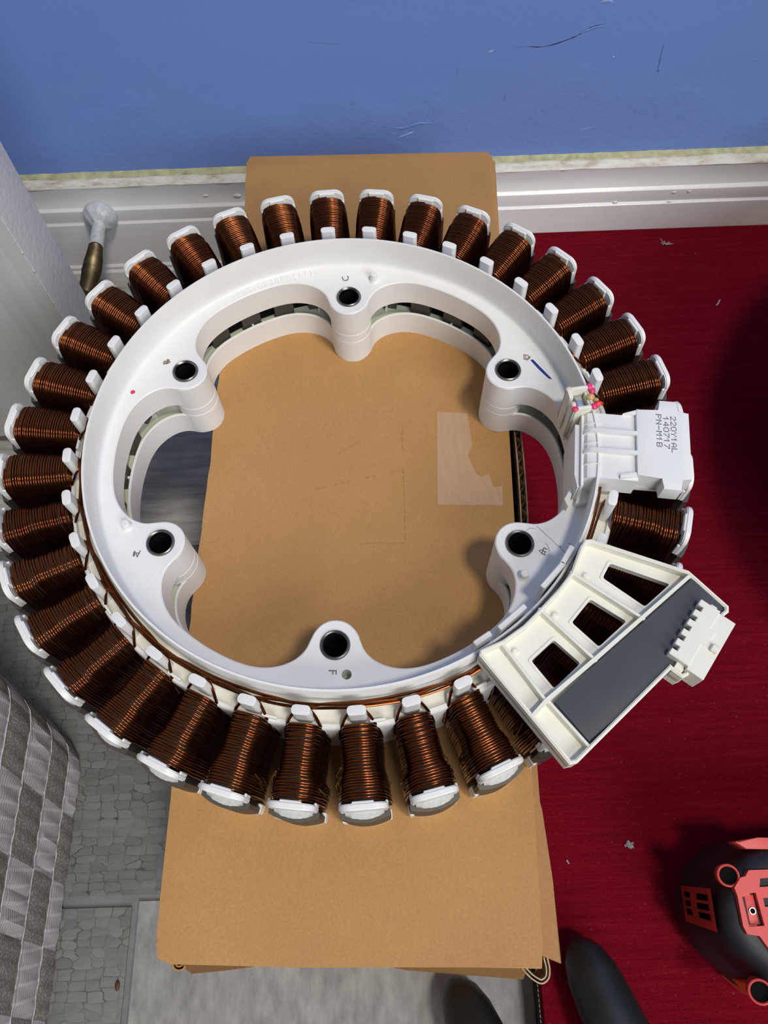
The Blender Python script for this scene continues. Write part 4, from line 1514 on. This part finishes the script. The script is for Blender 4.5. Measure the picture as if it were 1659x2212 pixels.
holed_plate(bm, outer, [round_poly(w, 0.0009) for w in (W1, W2, W3)], BF - 0.0022, BF, so)
b2 = bmesh.new()
holed_plate(b2, outer, [inner], BF - 0.0060, BT, so)
es = [e for e in b2.edges if len(e.link_faces) == 2 and e.calc_face_angle(0) > radians(60) and all(abs(v.co.z - (BT - so.z)) < 1e-6 for v in e.verts)]
bmesh.ops.bevel(b2, geom=es, offset=0.00035, segments=2, affect='EDGES', clamp_overlap=True)
merge(bm, b2)
bcov = new_obj('wiring_cover', bm, 'plastic_cream', st)
bcov['label'] = 'cream plastic cover with three windows over the coils'
MID = [(0.1136, -0.0617), (0.0795, -0.0878), (0.0630, -0.1000), (0.0587, -0.1039)]
for pl, w in ((MID, 0.0013), ([(0.0759, -0.0588), (0.0968, -0.0752)], 0.0010), ([(0.0643, -0.0709), (0.0798, -0.0881)], 0.0010), ([(0.0513, -0.0819), (0.0632, -0.1003)], 0.0010), ([(0.0638, -0.1003), (0.0742, -0.1138)], 0.0010)):
    b = bmesh.new()
    strip(b, pl, w, BF - 0.001, BT - (0.0001 if pl is MID else 0.0004), so)
    new_obj('divider', b, 'plastic_cream', bcov)
# window collars
for w in (W1, W2, W3):
    b = bmesh.new()
    o_ = round_poly(offset_poly(w, -0.0009), 0.0010)
    i_ = round_poly(w, 0.0009)
    holed_plate(b, o_, [i_], BF - 0.0018, BF + 0.0003, so)
    new_obj('window_collar', b, 'plastic_cream', bcov)
for hx, hy in [(0.0797, -0.0606), (0.0812, -0.0594), (0.0679, -0.0737), (0.0695, -0.0724), (0.0536, -0.0848), (0.0556, -0.0838)]:
    b = bmesh.new()
    lathe(b, [(0.0013, -0.0005), (0.0012, 0.0005), (0.0008, 0.0010), (0.0, 0.0012)], 16, Matrix.Translation((hx, hy, BF - so.z)))
    bmesh.ops.recalc_face_normals(b, faces=b.faces)
    new_obj('knob', b, 'plastic_cream', bcov)
# potting
pot = [(0.1147, -0.0622), (0.1228, -0.0728), (0.1180, -0.0780), (0.1050, -0.0910), (0.1040, -0.0905), (0.0745, -0.1125), (0.0655, -0.1003), (0.0800, -0.0890)]
b = bmesh.new()
poly_prism(b, pot, BF - 0.001, BT - 0.0009, 0.0004, 2, so)
o = new_obj('potting', b, 'potting', bcov)
o['label'] = 'smooth dark grey resin filling the tray'
# plug with its teeth, latch and step
ex = (Vector((0.1246, -0.0781)) - Vector((0.1155, -0.0706))).normalized()
ey = (Vector((0.1021, -0.0876)) - Vector((0.1155, -0.0706))).normalized()
PM = Matrix(((ex.x, ey.x, 0, 0.1155), (ex.y, ey.y, 0, -0.0706), (0, 0, 1, ZT - so.z), (0, 0, 0, 1)))
def pbox(b, x0, x1, y0, y1, z0, z1, bv=0.0002):
    b2 = bmesh.new()
    box(b2, x0, x1, y0, y1, z0, z1, bv, 1)
    merge(b, b2, PM)
PL = 0.0216
bm = bmesh.new()
pbox(bm, 0.0012, 0.0062, 0.0, PL, 0.0120, 0.0222)
pbox(bm, 0.0060, 0.0118, 0.0006, PL + 0.0010, 0.0120, 0.0219)
pbox(bm, 0.0058, 0.0080, 0.0070, 0.0130, 0.0120, 0.0222)
for i in range(6):
    y = i * (PL - 0.0022) / 5
    pbox(bm, -0.0006, 0.0016, y, y + 0.0022, 0.0140, 0.0222)
plug = new_obj('plug', bm, 'plastic_cream', bcov)
plug['label'] = 'cream toothed connector at the cover end'
b = bmesh.new()
pbox(b, 0.0088, 0.0114, 0.0108, 0.0134, 0.0215, 0.0232, 0.0004)
new_obj('latch', b, 'plastic_cream', bcov)
b = bmesh.new()
pbox(b, 0.0030, 0.0052, -0.0016, 0.0004, 0.0130, 0.0200)
pbox(b, 0.0030, 0.0058, PL - 0.0004, PL + 0.0022, 0.0120, 0.0200)
new_obj('keeper', b, 'plastic_cream', bcov)
# clips on the hub side
for a, c in (((0.0789, -0.0494), (0.0755, -0.0545)), ((0.0752, -0.0552), (0.0680, -0.0626)), ((0.0606, -0.0698), (0.0525, -0.0763)), ((0.0484, -0.0786), (0.0441, -0.0813))):
    b = bmesh.new()
    A, B = Vector(a), Vector(c)
    inn = -((A + B) / 2).normalized() * 0.0011
    strip(b, [tuple(A + inn), tuple(B + inn)], 0.0019, ZT + 0.0005, ZT + 0.0162, so, 0.0003)
    new_obj('clip', b, 'plastic_matte', bcov)

# ================================================================== power tool, lower right
tool = empty('power_tool', (0.20, -0.165, CZ), 'red and black rubber-armoured power tool housing lying on red carpet', 'power tool')
to = Vector(tool.location)
midr = [(0.1723, -0.1373), (0.1630, -0.1393), (0.1531, -0.1456), (0.1480, -0.1534), (0.1446, -0.1611), (0.1440, -0.1678), (0.1450, -0.1745), (0.1492, -0.1820), (0.1562, -0.1885), (0.1629, -0.1955), (0.1693, -0.1992), (0.1787, -0.2020), (0.20, -0.2060), (0.25, -0.2110), (0.29, -0.2050), (0.30, -0.17), (0.28, -0.138), (0.22, -0.1340)]
midr = round_poly(midr, 0.008, 4)
cx_, cy_ = 0.215, -0.170
def scaled(d):
    return offset_poly(midr, d)
bm = bmesh.new()
levels = [(0.0025, CZ), (0.0, 0.036), (0.0012, 0.050), (0.0028, 0.066), (0.0038, 0.0755), (0.0052, 0.0805), (0.0074, 0.0826), (0.0105, 0.0832)]
prev = None
for d_, z in levels:
    ring = [bm.verts.new((x - to.x, y - to.y, z - to.z)) for x, y in scaled(d_)]
    if prev:
        n = len(ring)
        for i in range(n):
            bm.faces.new((prev[i], prev[(i + 1) % n], ring[(i + 1) % n], ring[i]))
    else:
        bm.faces.new(ring)
    prev = ring
bm.faces.new(prev)
bmesh.ops.recalc_face_normals(bm, faces=bm.faces)
new_obj('rubber_body', bm, 'tool_black', tool, sharp=radians(60))
# red inset plate with the boss arms
platep = [(0.1537, -0.1560), (0.1543, -0.1589), (0.1542, -0.1700), (0.1552, -0.1728), (0.1600, -0.1736), (0.1645, -0.1815), (0.1700, -0.1880), (0.25, -0.1880), (0.25, -0.1492), (0.1610, -0.1496), (0.1592, -0.1518), (0.1570, -0.1523)]
bm = bmesh.new()
recess = [(0.1560, -0.1583), (0.1620, -0.1580), (0.1628, -0.1700), (0.1566, -0.1702)]
sl = [[(0.1650, -0.1528), (0.175, -0.1524), (0.175, -0.1556), (0.1640, -0.1560)], [(0.1645, -0.1600), (0.178, -0.1600), (0.178, -0.1632), (0.1645, -0.1632)], [(0.1650, -0.1665), (0.178, -0.1665), (0.178, -0.1697), (0.1655, -0.1697)]]
holed_plate(bm, platep, [recess] + sl, 0.0800, 0.0856, to)
new_obj('red_plate', bm, 'tool_red', tool)
bm = bmesh.new()
poly_prism(bm, recess, 0.0790, 0.0815, 0, 1, to)
box(bm, 0.1578, 0.1616, -0.1696, -0.1588, 0.0805, 0.0836, 0.0004, 2, to)
box(bm, 0.1562, 0.1600, -0.1594, -0.1580, 0.0820, 0.0845, 0.0002, 1, to)
box(bm, 0.1566, 0.1604, -0.1708, -0.1694, 0.0820, 0.0845, 0.0002, 1, to)
new_obj('recess_block', bm, 'tool_red', tool)
bm = bmesh.new()
for s in sl:
    poly_prism(bm, s, 0.0790, 0.0802, 0, 1, to)
o = new_obj('grey_terminal', bm, 'bright_steel', tool)
bm = bmesh.new()
lathe(bm, [(0.0010, -0.001), (0.0010, 0.0004), (0.0014, 0.0004), (0.0014, -0.001)], 24, Matrix.Translation(Vector((0.1598, -0.1647, 0.0838)) - to))
bmesh.ops.recalc_face_normals(bm, faces=bm.faces)
new_obj('threaded_insert', bm, 'bright_steel', tool)
bm = bmesh.new()
lathe(bm, [(0.00102, 0.0001), (0.0, 0.0001)], 20, Matrix.Translation(Vector((0.1598, -0.1647, 0.0837)) - to))
new_obj('insert_hole_shade', bm, 'recess_shade', tool)  # black disc painted as the shade inside the insert
# corner screw bosses: red tubes closed by a black disc, bore shade put into its colour
for (px_, py_, pz_, ro, ri, tilt) in ((0.1530, -0.1514, 0.0832, 0.0044, 0.0035, 0.25), (0.1583, -0.1935, 0.0790, 0.0046, 0.0037, 0.3)):
    b = bmesh.new()
    mt = Matrix.Translation(Vector((px_, py_, pz_)) - to) @ Matrix.Rotation(-tilt, 4, 'Y')
    lathe(b, [(ri, -0.012), (ri, 0.0006), (ri + 0.0004, 0.0010), (ro, 0.0008), (ro, -0.010)], 36, mt)
    bmesh.ops.recalc_face_normals(b, faces=b.faces)
    sb = new_obj('screw_boss', b, 'tool_red', tool)
    b = bmesh.new()
    lathe(b, [(ri - 0.00005, -0.0004), (0.0, -0.0006)], 30, mt)
    new_obj('bore_shade', b, 'recess_shade', sb)
# red vent grille on the sloping left side
vb = [Vector(p) for p in [(0.1490, -0.1563, 0.0775), (0.1486, -0.1725, 0.0775), (0.1462, -0.1700, 0.0470), (0.1466, -0.1556, 0.0470)]]
def vq(u, v_):
    return (vb[0].lerp(vb[1], u)).lerp(vb[3].lerp(vb[2], u), v_)
vn = (vb[1] - vb[0]).cross(vb[3] - vb[0]).normalized()
if vn.x > 0:
    vn = -vn
bm = bmesh.new()
NU, NV = 13, 9
tg = {}
bg_ = {}
def gv(d_, i, j, h_):
    if (i, j) not in d_:
        bend = 0.0010 * sin(pi * i / NU) * sin(pi * j / NV)
        d_[(i, j)] = bm.verts.new(vq(i / NU, j / NV) + vn * (h_ + 0.0012 + bend) - to)
    return d_[(i, j)]
holes_uv = set()
for i0 in (2, 5, 8):
    for j0, jn in ((1, 3), (6, 2)):
        for j in range(j0, j0 + jn):
            for i in range(i0, i0 + 2):
                holes_uv.add((i, j))
for i in range(NU):
    for j in range(NV):
        if (i, j) in holes_uv:
            continue
        bm.faces.new((gv(tg, i, j, 0.0012), gv(tg, i + 1, j, 0.0012), gv(tg, i + 1, j + 1, 0.0012), gv(tg, i, j + 1, 0.0012)))
bmesh.ops.solidify(bm, geom=list(bm.faces), thickness=0.0022)
bmesh.ops.recalc_face_normals(bm, faces=bm.faces)
new_obj('vent_grille', bm, 'tool_red', tool, smooth=False)
bm = bmesh.new()
bm.faces.new([bm.verts.new(vq(u, v_) + vn * 0.0013 - to) for u, v_ in ((0.05, 0.05), (0.95, 0.05), (0.95, 0.95), (0.05, 0.95))])
new_obj('vent_shade', bm, 'recess_shade', tool)  # black sheet behind the slots, their shade put into its colour
# small red accent at the top edge, orange base at the bottom
bm = bmesh.new()
poly_prism(bm, [(0.1598, -0.1385), (0.1641, -0.1415), (0.1760, -0.1421), (0.1850, -0.1405), (0.1850, -0.1375), (0.1700, -0.1372)], 0.0700, 0.0800, 0.0006, 2, to)
new_obj('red_accent', bm, 'tool_red', tool)
bm = bmesh.new()
poly_prism(bm, round_poly([(0.1605, -0.1925), (0.1700, -0.2010), (0.23, -0.2110), (0.24, -0.1980), (0.1720, -0.1870)], 0.002), CZ, 0.0640, 0.0012, 2, to)
new_obj('orange_base', bm, 'tool_orange', tool)

# ================================================================== pliers poking in at the bottom edge
pl = empty('pliers', (0.12, -0.30, CZ), 'black rubber gripped pliers whose two handle tips poke in at bottom edge', 'pliers')
po = Vector(pl.location)
def handle(tip, end, name):
    T_, E_ = Vector(tip), Vector(end)
    L = (E_ - T_).length
    ks = [(0.0, 0.0012), (0.003, 0.0058), (0.008, 0.0093), (0.016, 0.0117), (0.028, 0.0127), (0.050, 0.0136), (0.075, 0.0140), (L, 0.0125)]
    b = bmesh.new()
    P = []
    R = []
    for (s, r) in ks:
        P.append(T_.lerp(E_, s / L) - po)
        R.append(r)
    n = 24
    tube(b, P, R, n)
    return new_obj(name, b, 'rubber', pl, sharp=radians(70))
h1 = handle((0.0945, -0.1752, CZ + 0.0130), (0.1400, -0.305, 0.074), 'handle')
h2 = handle((0.0395, -0.1930, 0.0135), (0.0890, -0.3085, 0.0810), 'handle')
bm = bmesh.new()
tube(bm, smooth_path([Vector((0.1400, -0.303, 0.0735)) - po, Vector((0.150, -0.34, 0.080)) - po, Vector((0.142, -0.385, 0.084)) - po, Vector((0.150, -0.43, 0.084)) - po], 6), 0.007, 12)
tube(bm, smooth_path([Vector((0.0890, -0.3065, 0.0805)) - po, Vector((0.110, -0.345, 0.083)) - po, Vector((0.138, -0.385, 0.084)) - po, Vector((0.160, -0.43, 0.084)) - po], 6), 0.007, 12)
lathe(bm, [(0.0, -0.009), (0.012, -0.009), (0.012, 0.009), (0.0, 0.009)], 24, Matrix.Translation(Vector((0.140, -0.385, 0.084)) - po))
new_obj('jaw', bm, 'steel', pl)

# ================================================================== unseen round object added beyond the right edge to throw the round shadow
ba = empty('occluder', (0.416, 0.022, CZ + 0.0004), 'unseen round dark object added beyond the right edge to throw the round shadow', 'occluder')
bm = bmesh.new()
lathe(bm, [(0.0, 0.0), (0.150, 0.0), (0.160, 0.006), (0.180, 0.120), (0.186, 0.122), (0.186, 0.126), (0.177, 0.126), (0.156, 0.010), (0.0, 0.006)], 72)
bmesh.ops.recalc_face_normals(bm, faces=bm.faces)
new_obj('occluder_shell', bm, 'occluder', ba)
